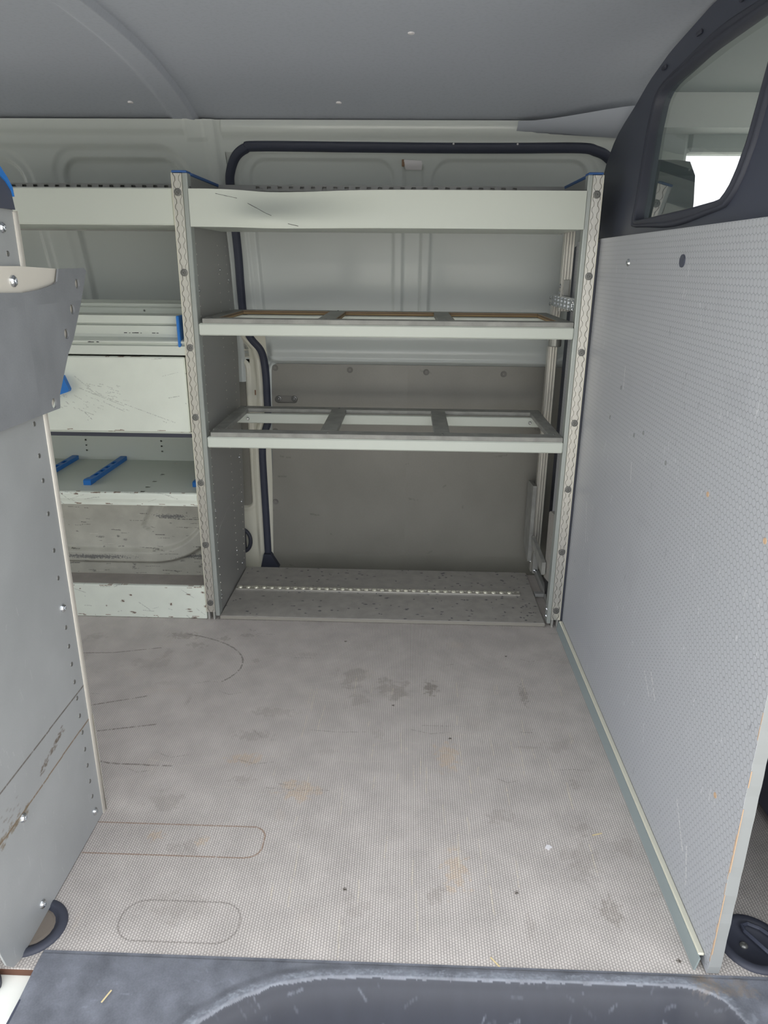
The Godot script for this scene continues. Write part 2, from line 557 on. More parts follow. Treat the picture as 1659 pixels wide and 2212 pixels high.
# ---------------------------------------------------------------- floor, roof, outer shell
func make_shell() -> void:
	# ground outside
	var st := begin()
	bx(st, Vector3(-30, -0.75, -30), Vector3(30, -0.62, 30))
	structure(obj("ground", st, mats.paving), "pale paving the van stands on")

	# ribbed vinyl: small raised blocks in staggered columns, tile of 8 x 8 blocks
	var w := 144; var h := 160
	var alb := Image.create(w, h, false, Image.FORMAT_RGB8)
	var hgt := Image.create(w, h, false, Image.FORMAT_RGB8)
	for y in h:
		for x in w:
			var c := int(x / 18.0)
			var fx := absf(fposmod(x, 18.0) - 9.0) / 9.0
			var fy := absf(fposmod(y + (10.0 if c % 2 else 0.0), 20.0) - 10.0) / 10.0
			var k := smoothstep(0.98, 0.62, fx) * smoothstep(1.02, 0.74, fy)
			var t := 0.78 + 0.22 * k + rng.randf_range(-0.04, 0.04)
			alb.set_pixel(x, y, Color(t, t, t))
			hgt.set_pixel(x, y, Color(k, k, k))
	var fm := mat("floor_vinyl", Color(0.835, 0.82, 0.81), 0.62)
	tiled("floor_vinyl", alb, hgt, 0.06)
	# stains, scuffs and dust, one texel to a millimetre and a bit
	var X0 := -1.30; var Z0 := -2.42; var SX := 2.05; var SZ := 1.66
	var tw := 1440; var th := 1166
	var px := tw / SX
	var im := mottle(tw, th, Color(0.91, 0.893, 0.878), 0.075, 3, 0.016)
	var P := func(x: float, z: float) -> Vector2: return Vector2((x - X0) * px, (z - Z0) * px)
	# worn and dusty patches with soft, grainy edges
	var spots := [[-0.02, -1.53, .045, .05, .45], [0.07, -1.54, .02, .035, .75], [-0.13, -1.58, .04, .05, .35], [-0.10, -1.48, .03, .03, .3], [0.30, -1.52, .012, .05, .5],
		[-0.62, -1.77, .05, .02, .5], [-0.50, -1.76, .02, .015, .4], [-0.57, -1.72, .03, .018, .35], [-0.66, -1.62, .06, .03, .25], [-0.44, -1.78, .03, .01, .4],
		[0.35, -0.90, .022, .03, .45], [-0.36, -0.88, .06, .03, .18], [-0.46, -1.12, .04, .03, .25], [-0.33, -1.33, .05, .02, .25], [-0.30, -1.42, .06, .02, .25], [0.33, -1.0, .03, .05, .2]]
	for s in spots:
		blot(im, P.call(s[0], s[1]), s[2] * px, s[3] * px, Color(0.56, 0.53, 0.49), s[4] * 0.75, 0.5)
	for i in 70:
		var p: Vector2 = P.call(rng.randf_range(-0.9, 0.44), rng.randf_range(-1.85, -0.82))
		blot(im, p, rng.randf_range(4, 26), rng.randf_range(4, 22), Color(0.62, 0.585, 0.55) if rng.randf() < 0.6 else Color(0.97, 0.92, 0.86), rng.randf_range(0.08, 0.3), 0.6)
	for s in [[0.10, -1.28, .03, .05], [0.10, -0.97, .025, .05], [-0.20, -1.16, .05, .03], [-0.33, -1.25, .04, .02], [-0.45, -1.03, .018, .014], [-0.36, -1.02, .014, .012]]:
		blot(im, P.call(s[0], s[1]), s[2] * px, s[3] * px, Color(0.98, 0.86, 0.72), 0.55, 0.75)
	# scuffs running across the floor near the shelves
	for i in 46:
		var x := rng.randf_range(-0.95, 0.40); var z := rng.randf_range(-1.86, -1.15)
		var l := rng.randf_range(0.02, 0.16); var b := rng.randf_range(-0.02, 0.02)
		var dark := rng.randf() < 0.45
		stroke(im, [P.call(x, z), P.call(x + l * 0.5, z + b), P.call(x + l, z + b * 0.4)], Color(0.64, 0.62, 0.59) if dark else Color(0.99, 0.98, 0.93), 1.0, 0.3, 0.5)
	for i in 60:
		var x := rng.randf_range(-0.3, 0.40); var z := rng.randf_range(-1.6, -0.85)
		stroke(im, [P.call(x, z), P.call(x + rng.randf_range(-.004, .004), z + rng.randf_range(0.02, 0.09))], Color(1, 0.97, 0.90), 1, 0.5, 0.4)
	# big swung arc of a door or a box, near the cabinet
	var arc := []
	for k in 14:
		var t := -1.2 + k * 0.13
		arc.append(P.call(-0.72 + 0.30 * cos(t), -1.62 + 0.17 * sin(t)))
	stroke(im, arc, Color(0.55, 0.53, 0.50), 2, 0.4, 0.4)
	for k in [[-0.88, -1.40, -0.62, -1.47], [-0.86, -1.31, -0.56, -1.36], [-0.90, -1.66, -0.66, -1.70], [-0.74, -1.25, -0.48, -1.22]]:
		stroke(im, [P.call(k[0], k[1]), P.call((k[0] + k[2]) * .5, (k[1] + k[3]) * .5 + 0.012), P.call(k[2], k[3])], Color(0.56, 0.53, 0.50), 2, 0.4, 0.4)
	# plugs let into the floor: joints filled with dirt
	var plug := func(x0: float, z0: float, x1: float, z1: float, r: float, c: Color, k: float) -> void:
		var pts := []
		for q in 4:
			var cc := Vector2(x1 - r if q in [0, 3] else x0 + r, z1 - r if q in [0, 1] else z0 + r)
			for e in 7:
				var t := PI * 0.5 * (q + e / 6.0)
				pts.append(P.call(cc.x + r * cos(t), cc.y + r * sin(t)))
		pts.append(pts[0])
		stroke(im, pts, c, 1, k, 0.06)
	plug.call(-0.75, -1.058, -0.246, -0.984, 0.028, Color(0.70, 0.58, 0.49), 0.5)
	plug.call(-0.446, -0.889, -0.252, -0.814, 0.035, Color(0.66, 0.64, 0.62), 0.4)
	for k in [[0.43, -0.815], [-0.02, -1.46], [0.28, -1.70], [-0.16, -1.76], [0.20, -0.93], [-0.09, -0.925], [0.11, -1.34]]:
		blot(im, P.call(k[0], k[1]), 2.6, 2.6, Color(0.28, 0.25, 0.22), 0.85, 0.2)
	fm.detail_enabled = true
	fm.detail_blend_mode = BaseMaterial3D.BLEND_MODE_MUL
	fm.detail_uv_layer = BaseMaterial3D.DETAIL_UV_2
	fm.detail_albedo = tex(im)
	uv_xz(Vector2.ZERO, Vector2(0.0364, 0.0404))
	uv2(Vector2(X0, Z0), Vector2(SX, SZ))
	st = begin()
	bx(st, Vector3(-2.05, -0.003, -2.240), Vector3(0.95, 0.0, -0.787))
	bx(st, Vector3(-2.05, -0.003, -0.787), Vector3(-0.541, 0.0, -0.762))
	var fl := obj("floor", st, fm)
	structure(fl, "worn grey ribbed vinyl floor with stains and scuffs")
	uv_off()
	st = begin()
	bx(st, Vector3(-2.05, -0.016, -2.240), Vector3(0.95, -0.003, -0.786), 0.001)
	obj("plywood_underlay", st, mats.edge_ply, fl)
	st = begin()
	bx(st, Vector3(-2.05, -0.016, -0.786), Vector3(-0.541, -0.003, -0.762), 0.001)
	obj("floor_edge", st, mats.edge_ply, fl)
	st = begin()
	bx(st, Vector3(-2.05, -0.12, -2.240), Vector3(2.2, -0.016, -0.80))
	bx(st, Vector3(-2.05, -0.22, -2.45), Vector3(2.2, -0.19, -2.20))
	bx(st, Vector3(-2.05, -0.20, -2.240), Vector3(2.2, -0.12, -2.20))
	bx(st, Vector3(-2.05, -0.12, -0.80), Vector3(-0.541, -0.016, -0.70))
	structure(obj("subfloor", st, mats.white_body), "white painted floor pan of the van")

	# headliner: arched, one panel lapping over the next beyond the cross rib
	var ch := func(x: float, z: float) -> float:
		var y := cy(z)
		if x > -0.675 and x < -0.598:
			y -= 0.011 * smoothstep(-0.675, -0.655, x)
		if x >= -0.598: y -= 0.0
		return y
	var ci := mottle(512, 512, Color(1, 1, 1), 0.05, 21, 0.05)
	var cm: StandardMaterial3D = mats.headliner
	cm.albedo_texture = tex(ci)
	cm.uv1_scale = Vector3(3, 3, 1)
	var c := add_mesh("ceiling", field(-2.05, 0.62, -2.21, -0.84, 534, 60, ch, -1.0), cm)
	structure(c, "grey fabric headliner with a raised cross seam")
	for p in [[-0.013, -1.47], [-0.006, -1.72], [-0.195, -2.12], [-0.75, -2.12]]:
		st = begin()
		lathe(st, [Vector2(0.008, -0.002), Vector2(0.007, 0.002), Vector2(0.0, 0.003)], Vector3(p[0], cy(p[1]), p[1]), Vector3.DOWN, 12)
		obj("lining_clip", st, mats.white_tape, c)
	# roof skin
	st = begin()
	bx(st, Vector3(-2.10, 1.47, -2.46), Vector3(2.0, 1.50, -0.66))
	structure(obj("roof", st, mats.white_body), "white outer roof of the van")
	# roof edge beams close the gap between lining and roof
	st = begin()
	bx(st, Vector3(-2.10, 1.30, -0.86), Vector3(2.0, 1.47, -0.70), 0.01)
	structure(obj("trim_1", st, mats.body_paint), "painted header above the open side door")
	st = begin()
	bx(st, Vector3(-2.10, 1.36, -2.46), Vector3(2.0, 1.47, -2.215))
	structure(obj("trim_2", st, mats.body_paint), "painted roof rail above the far side")
	# body side beside the door opening
	st = begin()
	bx(st, Vector3(-2.10, -0.30, -0.74), Vector3(-0.66, 1.47, -0.68), 0.01)
	structure(obj("wall_near", st, mats.white_body), "white body side behind the open sliding door")
	st = begin()
	bx(st, Vector3(-0.66, -0.36, -0.66), Vector3(0.66, -0.33, -0.42), 0.01)
	structure(obj("trim_3", st, mats.white_body), "white sill below the side door")
	# rear end: open doorway with a frame
	st = begin()
	bx(st, Vector3(-2.12, 1.28, -2.42), Vector3(-2.04, 1.47, -0.70), 0.01)
	bx(st, Vector3(-2.12, -0.30, -2.46), Vector3(-2.04, 1.40, -2.36), 0.01)
	bx(st, Vector3(-2.12, -0.30, -0.80), Vector3(-2.04, 1.40, -0.70), 0.01)
	structure(obj("wall_rear", st, mats.white_body), "white frame of the open rear doorway")
	make_cab()

func make_cab() -> void:
	# roof lining, pillars, doors with windows, windscreen, dashboard
	var st := begin()
	bx(st, Vector3(0.60, 1.445, -2.30), Vector3(1.75, 1.465, -0.80))
	structure(obj("ceiling", st, mats.cab_trim), "pale grey cab roof lining")
	for side in [-1, 1]:
		var z0 := -2.42 if side < 0 else -0.74
		var z1 := -2.32 if side < 0 else -0.68
		st = begin()
		bx(st, Vector3(0.62, -0.10, z0), Vector3(0.800, 1.45, z1), 0.01)       # B pillar
		bx(st, Vector3(0.800, 1.315, z0), Vector3(1.75, 1.45, z1), 0.01)
		bx(st, Vector3(0.800, -0.10, z0), Vector3(1.75, 0.93, z1), 0.01)
		bx(st, Vector3(1.62, 0.90, z0), Vector3(1.75, 1.40, z1), 0.01)
		var wl := obj("wall_cab", st, mats.cab_trim)
		structure(wl, "pale cab side with a door window" )
		st = begin()
		bx(st, Vector3(0.800, 0.93, (z0 + z1) * .5 - .002), Vector3(1.62, 1.315, (z0 + z1) * .5 + .002))
		obj("pane", st, mats.glass, wl)
	st = begin()
	bx(st, Vector3(1.75, -0.10, -2.42), Vector3(1.85, 0.95, -0.68), 0.02)
	structure(obj("wall_front", st, mats.black_plastic), "dark dashboard and bulkhead of the cab")
	st = begin()
	quad(st, Vector3(1.80, 0.95, -2.38), Vector3(1.80, 0.95, -0.72), Vector3(1.75, 1.45, -0.74), Vector3(1.75, 1.45, -2.36))
	structure(obj("window_1", st, mats.glass), "windscreen of the van")

# ---------------------------------------------------------------- far body side left of the sliding door
func make_far_side() -> void:
	var wall := setting("wall_back", "painted far side of the van with pressed window blanks")
	var dep := func(x: float, y: float) -> float:
		var p := Vector2(x, y)
		var d := 0.0
		for r in [[-1.018, -0.668, 0.70, 1.279], [-1.62, -1.140, 0.70, 1.279]]:
			var s := rrect(p, Vector2(r[0], r[2]), Vector2(r[1], r[3]), 0.055)
			d -= 0.014 * smoothstep(0.004, -0.006, s)
			d -= 0.006 * smoothstep(0.034, 0.022, s)
		var s2 := rrect(p, Vector2(-1.70, 0.60), Vector2(-0.645, 1.312), 0.09)
		d -= 0.007 * smoothstep(0.006, -0.010, s2)
		d += 0.010 * smoothstep(1.335, 1.352, y) * smoothstep(-0.60, -0.64, x)
		d += 0.006 * smoothstep(-0.634, -0.628, x) * smoothstep(-0.570, -0.576, x) * smoothstep(1.322, 1.328, y)
		# flange round the door opening
		d += 0.008 * smoothstep(-0.585, -0.57, x) * smoothstep(-0.545, -0.552, x)
		return d
	add_mesh("pressed_panel", pressed(-2.06, -0.530, 0.62, 1.372, 0.005, dep), mats.body_paint, wall)
	# header over the door opening
	var dep2 := func(x: float, y: float) -> float:
		var d := 0.012 * smoothstep(1.325, 1.345, y) * smoothstep(1.375, 1.355, y)
		return d
	add_mesh("door_header", pressed(-0.530, 0.66, 1.296, 1.372, 0.006, dep2), mats.body_paint, wall)
	# lower pillar with a sunk grey slot; the flange bows out below the waist
	var edge := func(y: float) -> float:
		var ys := [0.0, 0.27, 0.386, 0.442, 0.49, 0.60, 0.69, 0.73, 0.77, 0.86]
		var xs := [-0.513, -0.515, -0.514, -0.505, -0.490, -0.490, -0.494, -0.502, -0.535, -0.546]
		for i in ys.size() - 1:
			if y <= ys[i + 1]: return lerpf(xs[i], xs[i + 1], clampf((y - ys[i]) / (ys[i + 1] - ys[i]), 0, 1))
		return -0.546
	var dep3 := func(x: float, y: float) -> float:
		var s := rrect(Vector2(x, y), Vector2(-0.80, 0.172), Vector2(-0.546, 0.685), 0.022)
		var d := -0.016 * smoothstep(0.002, -0.004, s)
		d += 0.004 * smoothstep(0.012, 0.004, absf(s - 0.004))
		var e: float = edge.call(y)
		d += 0.010 * smoothstep(e - 0.020, e - 0.012, x) * smoothstep(e + 0.004, e - 0.002, x)
		return d
	add_mesh("door_pillar", pressed(-0.83, -0.470, -0.19, 0.80, 0.004, dep3), mats.cream_paint, wall)
	var st := begin()
	bx(st, Vector3(-0.80, 0.172, -2.414), Vector3(-0.549, 0.682, -2.4105))
	obj("pillar_infill", st, mats.trim_board, wall)
	st = begin()
	lathe(st, [Vector2(0.008, 0.0), Vector2(0.007, 0.002), Vector2(0.003, 0.0025), Vector2(0.0, 0.001)], Vector3(-0.575, 0.45, -2.4105), Vector3(0, 0, 1), 14)
	obj("screw", st, mats.screw_grey, wall)
	st = begin()
	bx(st, Vector3(-0.518, 0.575, -2.4005), Vector3(-0.5135, 0.592, -2.3992))
	obj("rust_mark", st, mats.rust, wall)
	# black rubber buffer at the foot of the pillar
	st = begin()
	var ring := []
	for k in 17:
		var t := PI * k / 16.0
		ring.append(Vector3(-0.585 + 0.030 * sin(t), 0.052 + 0.043 * cos(t), -2.375))
	tube(st, ring, 0.007, 8)
	bx(st, Vector3(-0.60, 0.010, -2.40), Vector3(-0.575, 0.095, -2.37), 0.005)
	obj("rubber_grommet", st, mats.black_rubber, wall)
	# lining of the wheel arch behind the cabinet, pressed beads, badly scraped
	var im := mottle(900, 420, Color(0.77, 0.765, 0.725), 0.08, 31, 0.01)
	for i in 260:
		var p := Vector2(rng.randf() * 900, rng.randf_range(10, 400))
		var l := rng.randf_range(4, 90) * rng.randf()
		stroke(im, [p, p + Vector2(l, rng.randf_range(-2, 2))], Color(0.44, 0.43, 0.41) if rng.randf() < 0.75 else Color(0.85, 0.84, 0.8), 1.0 if rng.randf() < 0.8 else 2.0, 0.6, 0.45)
	for i in 60:
		blot(im, Vector2(rng.randf() * 900, rng.randf_range(20, 400)), rng.randf_range(2, 12), rng.randf_range(2, 5), Color(0.40, 0.39, 0.38), 0.7, 0.5)
	for k in [[60, 120, 200, 10], [180, 330, 260, 8], [300, 95, 150, 9], [500, 330, 120, 7], [430, 190, 110, 8]]:
		blot(im, Vector2(k[0] + 260, k[1]), k[2] * 0.5, k[3], Color(0.33, 0.33, 0.35), 0.8, 0.6)
	var am := mat("arch_paint", Color.WHITE, 0.5)
	am.albedo_texture = tex(im)
	am.uv1_scale = Vector3(1.0 / 0.95, 1.0 / 0.42, 1)
	am.uv1_offset = Vector3(1.50 / 0.95, 0.40 / 0.42, 0)
	var dep4 := func(x: float, y: float) -> float:
		var base := -2.18 - wz(y)
		var p := Vector2(x, y)
		var c := Vector2(-0.845, 0.25)
		# bead: straight, then sweeping up towards the door
		var s := absf(y - 0.070) if x < -0.845 else absf(Vector2((x - c.x) * 0.82, y - c.y).length() - 0.18)
		if y > 0.25: s = 1.0
		var d := 0.020 * smoothstep(0.027, 0.017, s)
		var dir := Vector2(0.45, 0.89)
		var q := p - Vector2(-0.855, 0.165)
		var along := q.dot(dir)
		if along > 0: d -= 0.010 * smoothstep(0.022, 0.008, absf(q.cross(dir)))
		return base + d
	add_mesh("wheel_arch_lining", pressed(-1.62, -0.585, -0.002, 0.350, 0.005, dep4), am, wall)
	# outer skin closes the side
	st = begin()
	bx(st, Vector3(-2.10, -0.30, -2.50), Vector3(0.70, 1.47, -2.44))
	obj("outer_skin", st, mats.white_body, wall)
	# trim at the roof corner towards the cab, growing out of the rail
	st = begin()
	st.set_smooth_group(0)
	var rows := []
	for k in 9:
		var t := k / 8.0
		var x := lerpf(0.285, 0.62, t)
		var g := smoothstep(0.0, 1.0, t)
		var row := []
		for e in [[-2.212, 1.352], [-2.205, 1.352 - 0.010 - 0.010 * g], [-2.19 + 0.055 * g, 1.348 - 0.030 * g], [-2.175 + 0.115 * g, 1.355 - 0.012 * g], [-2.165 + 0.125 * g, 1.366 + 0.018 * g]]:
			row.append(Vector3(x, e[1], e[0]))
		rows.append(row)
	for k in 8:
		for e in 4:
			quad(st, rows[k][e], rows[k + 1][e], rows[k + 1][e + 1], rows[k][e + 1])
	obj("roof_corner_trim", st, mats.headliner, wall)

# ---------------------------------------------------------------- sliding door on the far side
func make_sliding_door() -> void:
	var door := setting("door_1", "closed sliding door with black seal and grey lower lining")
	var dep := func(x: float, y: float) -> float:
		var p := Vector2(x, y)
		var d := -0.006
		var s := minf(rrect(p, Vector2(-0.470, 0.775), Vector2(-0.050, 1.281), 0.05), rrect(p, Vector2(0.061, 0.775), Vector2(0.503, 1.281), 0.05))
		s = minf(s, rrect(p, Vector2(-0.024, 0.775), Vector2(0.034, 1.266), 0.006))
		d -= 0.009 * smoothstep(0.002, -0.005, s)
		var flange := rrect(p, Vector2(-0.497, 0.70), Vector2(0.535, 1.296), 0.07)
		d -= 0.005 * smoothstep(0.004, -0.004, flange)
		# waist: bulges in over the lower lining
		var b := smoothstep(0.775, 0.718, y) * smoothstep(0.682, 0.700, y) * smoothstep(-0.475, -0.445, x)
		d += 0.026 * b
		# bead round the lower lining
		var l := rrect(p, Vector2(-0.457, -0.2), Vector2(0.66, 0.684), 0.028)
		d += 0.007 * smoothstep(0.010, 0.004, absf(l - 0.004))
		return d
	add_mesh("inner_skin", pressed(-0.530, 0.66, -0.19, 1.31, 0.004, dep), mats.body_paint, door)
	# lower lining board with dished screws
	var st := begin()
	var pts := [Vector2(0.66, -0.19), Vector2(0.66, 0.682), Vector2(-0.44, 0.682)]
	for k in 7:
		var t := PI * 0.5 + PI * 0.5 * k / 6.0
		pts.append(Vector2(-0.432 + 0.024 * cos(t), 0.658 + 0.024 * sin(t)))
	pts.append(Vector2(-0.472, 0.20)); pts.append(Vector2(-0.484, -0.19))
	var im := mottle(512, 384, Color(0.98, 0.98, 0.98), 0.05, 52, 0.01)
	for i in 40:
		var p := Vector2(rng.randf() * 512, rng.randf() * 384)
		stroke(im, [p, p + Vector2(rng.randf_range(-20, 20), rng.randf_range(-3, 3))], Color(0.80, 0.80, 0.80), 1, 0.4, 0.4)
	mats.trim_board.albedo_texture = tex(im)
	mats.trim_board.uv1_triplanar = true
	mats.trim_board.uv1_world_triplanar = true
	mats.trim_board.uv1_scale = Vector3.ONE * 0.9
	var board := CSGCombiner3D.new()
	board.name = "lower_lining"
	door.add_child(board, true)
	var sheet := CSGPolygon3D.new()
	sheet.polygon = PackedVector2Array(pts)
	sheet.depth = 0.006
	sheet.material = mats.trim_board
	board.add_child(sheet)
	for c in [[-0.437, 0.0125, 0.0], [-0.384, 0.0125, 0.0], [-0.4105, 0.0, 0.053]]:
		var cut: CSGPrimitive3D
		if c[1] > 0.0:
			cut = CSGCylinder3D.new()
			cut.radius = c[1]; cut.height = 0.03; cut.sides = 20
			cut.rotation = Vector3(PI / 2, 0, 0)
		else:
			cut = CSGBox3D.new()
			cut.size = Vector3(c[2], 0.025, 0.03)
		cut.operation = CSGShape3D.OPERATION_SUBTRACTION
		cut.set("material", mats.trim_board)
		board.add_child(cut)
		cut.position = Vector3(c[0], 0.5625, 0.0)
	board.position = Vector3(0, 0, -2.396)
	st = begin()
	bx(st, Vector3(-0.47, 0.53, -2.4075), Vector3(-0.35, 0.60, -2.4055))
	obj("latch_pocket", st, mats.lining_screw, door)
	for p in [[-0.444, 0.668], [-0.193, 0.664], [0.062, 0.660], [0.319, 0.657], [-0.462, 0.195], [-0.452, 0.452]]:
		st = begin()
		lathe(st, [Vector2(0.0105, 0.0), Vector2(0.010, 0.0012), Vector2(0.0085, 0.0012), Vector2(0.006, 0.0004), Vector2(0.0022, 0.0003), Vector2(0.002, -0.001), Vector2(0, -0.001)], Vector3(p[0], p[1], -2.396), Vector3(0, 0, 1), 18)
		obj("lining_screw", st, mats.lining_screw, door)
	for x in [-0.437, -0.384]:
		st = begin()
		lathe(st, [Vector2(0.0095, 0.0), Vector2(0.009, 0.003), Vector2(0.006, 0.004), Vector2(0.005, 0.0035), Vector2(0.0035, 0.006), Vector2(0, 0.0065)], Vector3(x, 0.5635, -2.4040), Vector3(0, 0, 1), 16)
		obj("latch_bolt", st, mats.screw_grey, door)
	# seal
	var path := [Vector2(-0.4985, -0.02), Vector2(-0.500, 0.15), Vector2(-0.5015, 0.27), Vector2(-0.5015, 0.386), Vector2(-0.491, 0.442), Vector2(-0.477, 0.49), Vector2(-0.4765, 0.56), Vector2(-0.477, 0.64), Vector2(-0.4815, 0.69), Vector2(-0.491, 0.728), Vector2(-0.522, 0.772), Vector2(-0.534, 0.84), Vector2(-0.5335, 0.92), Vector2(-0.530, 1.02), Vector2(-0.529, 1.10), Vector2(-0.5285, 1.21), Vector2(-0.521, 1.250), Vector2(-0.500, 1.286), Vector2(-0.470, 1.305), Vector2(-0.438, 1.310), Vector2(-0.2, 1.309), Vector2(0.09, 1.3075), Vector2(0.30, 1.308), Vector2(0.468, 1.309), Vector2(0.513, 1.302), Vector2(0.546, 1.289), Vector2(0.575, 1.26), Vector2(0.588, 1.20), Vector2(0.59, 0.9), Vector2(0.59, 0.4), Vector2(0.59, 0.0)]
	obj("door_seal", ribbon(path, 0.026, 0.014, 0.0), mats.seal_rubber, door)
	st = begin()
	prism(st, [Vector2(-0.522, -0.05), Vector2(-0.455, -0.05), Vector2(-0.484, 0.0), Vector2(-0.510, 0.0)], Vector3.ZERO, Vector3.RIGHT, Vector3.UP, -2.40, -2.372)
	obj("seal_foot", st, mats.seal_rubber, door)
	# torn piece of white tape at the top of the middle rib
	st = begin()
	st.set_smooth_group(0)
	var q := [Vector3(-0.022, 1.279, 0), Vector3(0.028, 1.277, 0), Vector3(0.030, 1.268, 0), Vector3(-0.022, 1.268, 0), Vector3(0.029, 1.254, 0), Vector3(-0.017, 1.255, 0)]
	for i in q.size():
		q[i].z = wz(q[i].y) + (0.004 if i in [2, 3] else (0.001 if i < 2 else -0.004))
	quad(st, q[3], q[2], q[1], q[0]); quad(st, q[5], q[4], q[2], q[3])
	obj("tape_scrap", st, mats.white_tape, door)
	st = begin()
	bx(st, Vector3(-0.028, 1.262, wz(1.27) - 0.004), Vector3(-0.020, 1.280, wz(1.27) + 0.004), 0.001)
	obj("rust_spot", st, mats.rust, door)
	for p in [[0.115, 1.316], [0.292, 1.316]]:
		st = begin()
		lathe(st, [Vector2(0.003, 0), Vector2(0.002, 0.002), Vector2(0, 0.0025)], Vector3(p[0], p[1], wz(p[1]) + 0.013), Vector3(0, 0, 1), 8)
		obj("paint_fleck", st, mats.white_tape, door)

# ---------------------------------------------------------------- partition towards the cab
const TU := Vector3(0, 0, 1)
const TV := Vector3(0.13, 1, 0)
const TN := Vector3(-0.9917, 0.1289, 0)
const TO := Vector3(0.3522, 0, 0)
func tp(z: float, y: float, out := 0.0) -> Vector3:
	return TO + TU * z + TV * y + TN * out

func make_partition() -> void:
	var wall := setting("wall_right", "black partition frame with a window into the cab")
	var open := [Vector2(-1.690, 1.093), Vector2(-1.70, 1.10), Vector2(-1.703, 1.142), Vector2(-1.744, 1.276), Vector2(-1.749, 1.333), Vector2(-1.735, 1.348), Vector2(-1.70, 1.357), Vector2(-1.48, 1.367), Vector2(-1.275, 1.368), Vector2(-1.225, 1.362), Vector2(-1.207, 1.34), Vector2(-1.206, 1.234), Vector2(-1.206, 1.177), Vector2(-1.215, 1.14), Vector2(-1.228, 1.115), Vector2(-1.25, 1.101), Vector2(-1.40, 1.0965)]
	var outer := [Vector2(-2.16, 1.060), Vector2(-2.11, 1.202), Vector2(-2.10, 1.259), Vector2(-2.062, 1.308), Vector2(-2.016, 1.330), Vector2(-1.935, 1.360), Vector2(-1.86, 1.395), Vector2(-1.745, 1.425), Vector2(-1.55, 1.450), Vector2(-1.425, 1.452), Vector2(-1.2, 1.43), Vector2(-0.95, 1.37), Vector2(-0.80, 1.30), Vector2(-0.80, 1.060)]
	var c := Vector2(-1.45, 1.23)
	var n := 96
	var cast := func(poly: Array, dir: Vector2) -> float:
		var best := 0.0
		for i in poly.size():
			var a: Vector2 = poly[i]; var b: Vector2 = poly[(i + 1) % poly.size()]
			var h = Geometry2D.segment_intersects_segment(c, c + dir * 3.0, a, b)
			if h != null: best = maxf(best, c.distance_to(h))
		return best
	var dirs := []; var ro := []; var ri := []
	for k in n:
		# steer the rays so that they spread evenly along the long, low opening
		var t := TAU * k / n
		var d := Vector2(cos(t) * 0.27, sin(t) * 0.15).normalized()
		dirs.append(d)
		ro.append(cast.call(outer, d)); ri.append(cast.call(open, d))
	var ringp := func(k: int, r: float, out: float) -> Vector3:
		var p: Vector2 = c + dirs[k % n] * r
		return tp(p.x, p.y, out)
	var st := begin()
	for k in n:
		var m := (k + 1) % n
		var o0: float = ro[k]; var o1: float = ro[m]; var i0: float = ri[k] + 0.020; var i1: float = ri[m] + 0.020
		i0 = minf(i0, o0 - 0.002); i1 = minf(i1, o1 - 0.002)
		quad(st, ringp.call(m, o1, 0), ringp.call(m, i1, 0), ringp.call(k, i0, 0), ringp.call(k, o0, 0))
		quad(st, ringp.call(k, o0, -0.03), ringp.call(k, i0, -0.03), ringp.call(m, i1, -0.03), ringp.call(m, o1, -0.03))
		quad(st, ringp.call(k, o0, 0), ringp.call(k, o0, -0.03), ringp.call(m, o1, -0.03), ringp.call(m, o1, 0))
		quad(st, ringp.call(m, i1, 0), ringp.call(m, i1, -0.03), ringp.call(k, i0, -0.03), ringp.call(k, i0, 0))
	obj("frame", st, mats.black_plastic, wall)
	# glazing rubber: two rolls with a groove between
	st = begin()
	st.set_smooth_group(0)
	var sec := [[0.026, 0.0], [0.025, 0.005], [0.020, 0.007], [0.016, 0.004], [0.013, 0.003], [0.009, 0.007], [0.003, 0.007], [0.0, 0.003], [0.0, -0.014]]
	for k in n:
		var m := (k + 1) % n
		for e in sec.size() - 1:
			quad(st, ringp.call(k, ri[k] + sec[e + 1][0], sec[e + 1][1]), ringp.call(k, ri[k] + sec[e][0], sec[e][1]), ringp.call(m, ri[m] + sec[e][0], sec[e][1]), ringp.call(m, ri[m] + sec[e + 1][0], sec[e + 1][1]))
	obj("glazing_rubber", st, mats.black_rubber, wall)
	st = begin()
	for k in n:
		var m := (k + 1) % n
		tri(st, tp(c.x, c.y, -0.012), ringp.call(m, ri[m] + 0.008, -0.012), ringp.call(k, ri[k] + 0.008, -0.012))
	obj("window_pane", st, mats.glass, wall)
	for p in [[-1.57, 1.413], [-1.752, 1.398], [-1.385, 1.413]]:
		st = begin()
		bx(st, Vector3(-0.012, -0.004, 0.0), Vector3(0.012, 0.004, 0.006), 0.002)
		var o := obj("frame_clip", st, mats.black_rubber, wall)
		o.position = tp(p[0], p[1])
		o.rotation = Vector3(0, -PI / 2, 0)
	# dark pillar trim beside the door, below the frame
	st = begin()
	bx(st, Vector3(0.500, 0.0, -2.36), Vector3(0.54, 1.062, -2.142), 0.01)
	obj("pillar_trim", st, mats.black_plastic, wall)
	st = begin()
	bx(st, Vector3(0.4815, 0.0, -2.14), Vector3(0.53, 1.062, -1.60), 0.004)
	obj("partition_lower_wall", st, mats.black_plastic, wall)

	# plywood panel screwed in front of it: film with a hexagon print
	var hw := 104; var hh := 180
	var alb := Image.create(hw, hh, false, Image.FORMAT_RGB8)
	var hgt := Image.create(hw, hh, false, Image.FORMAT_RGB8)
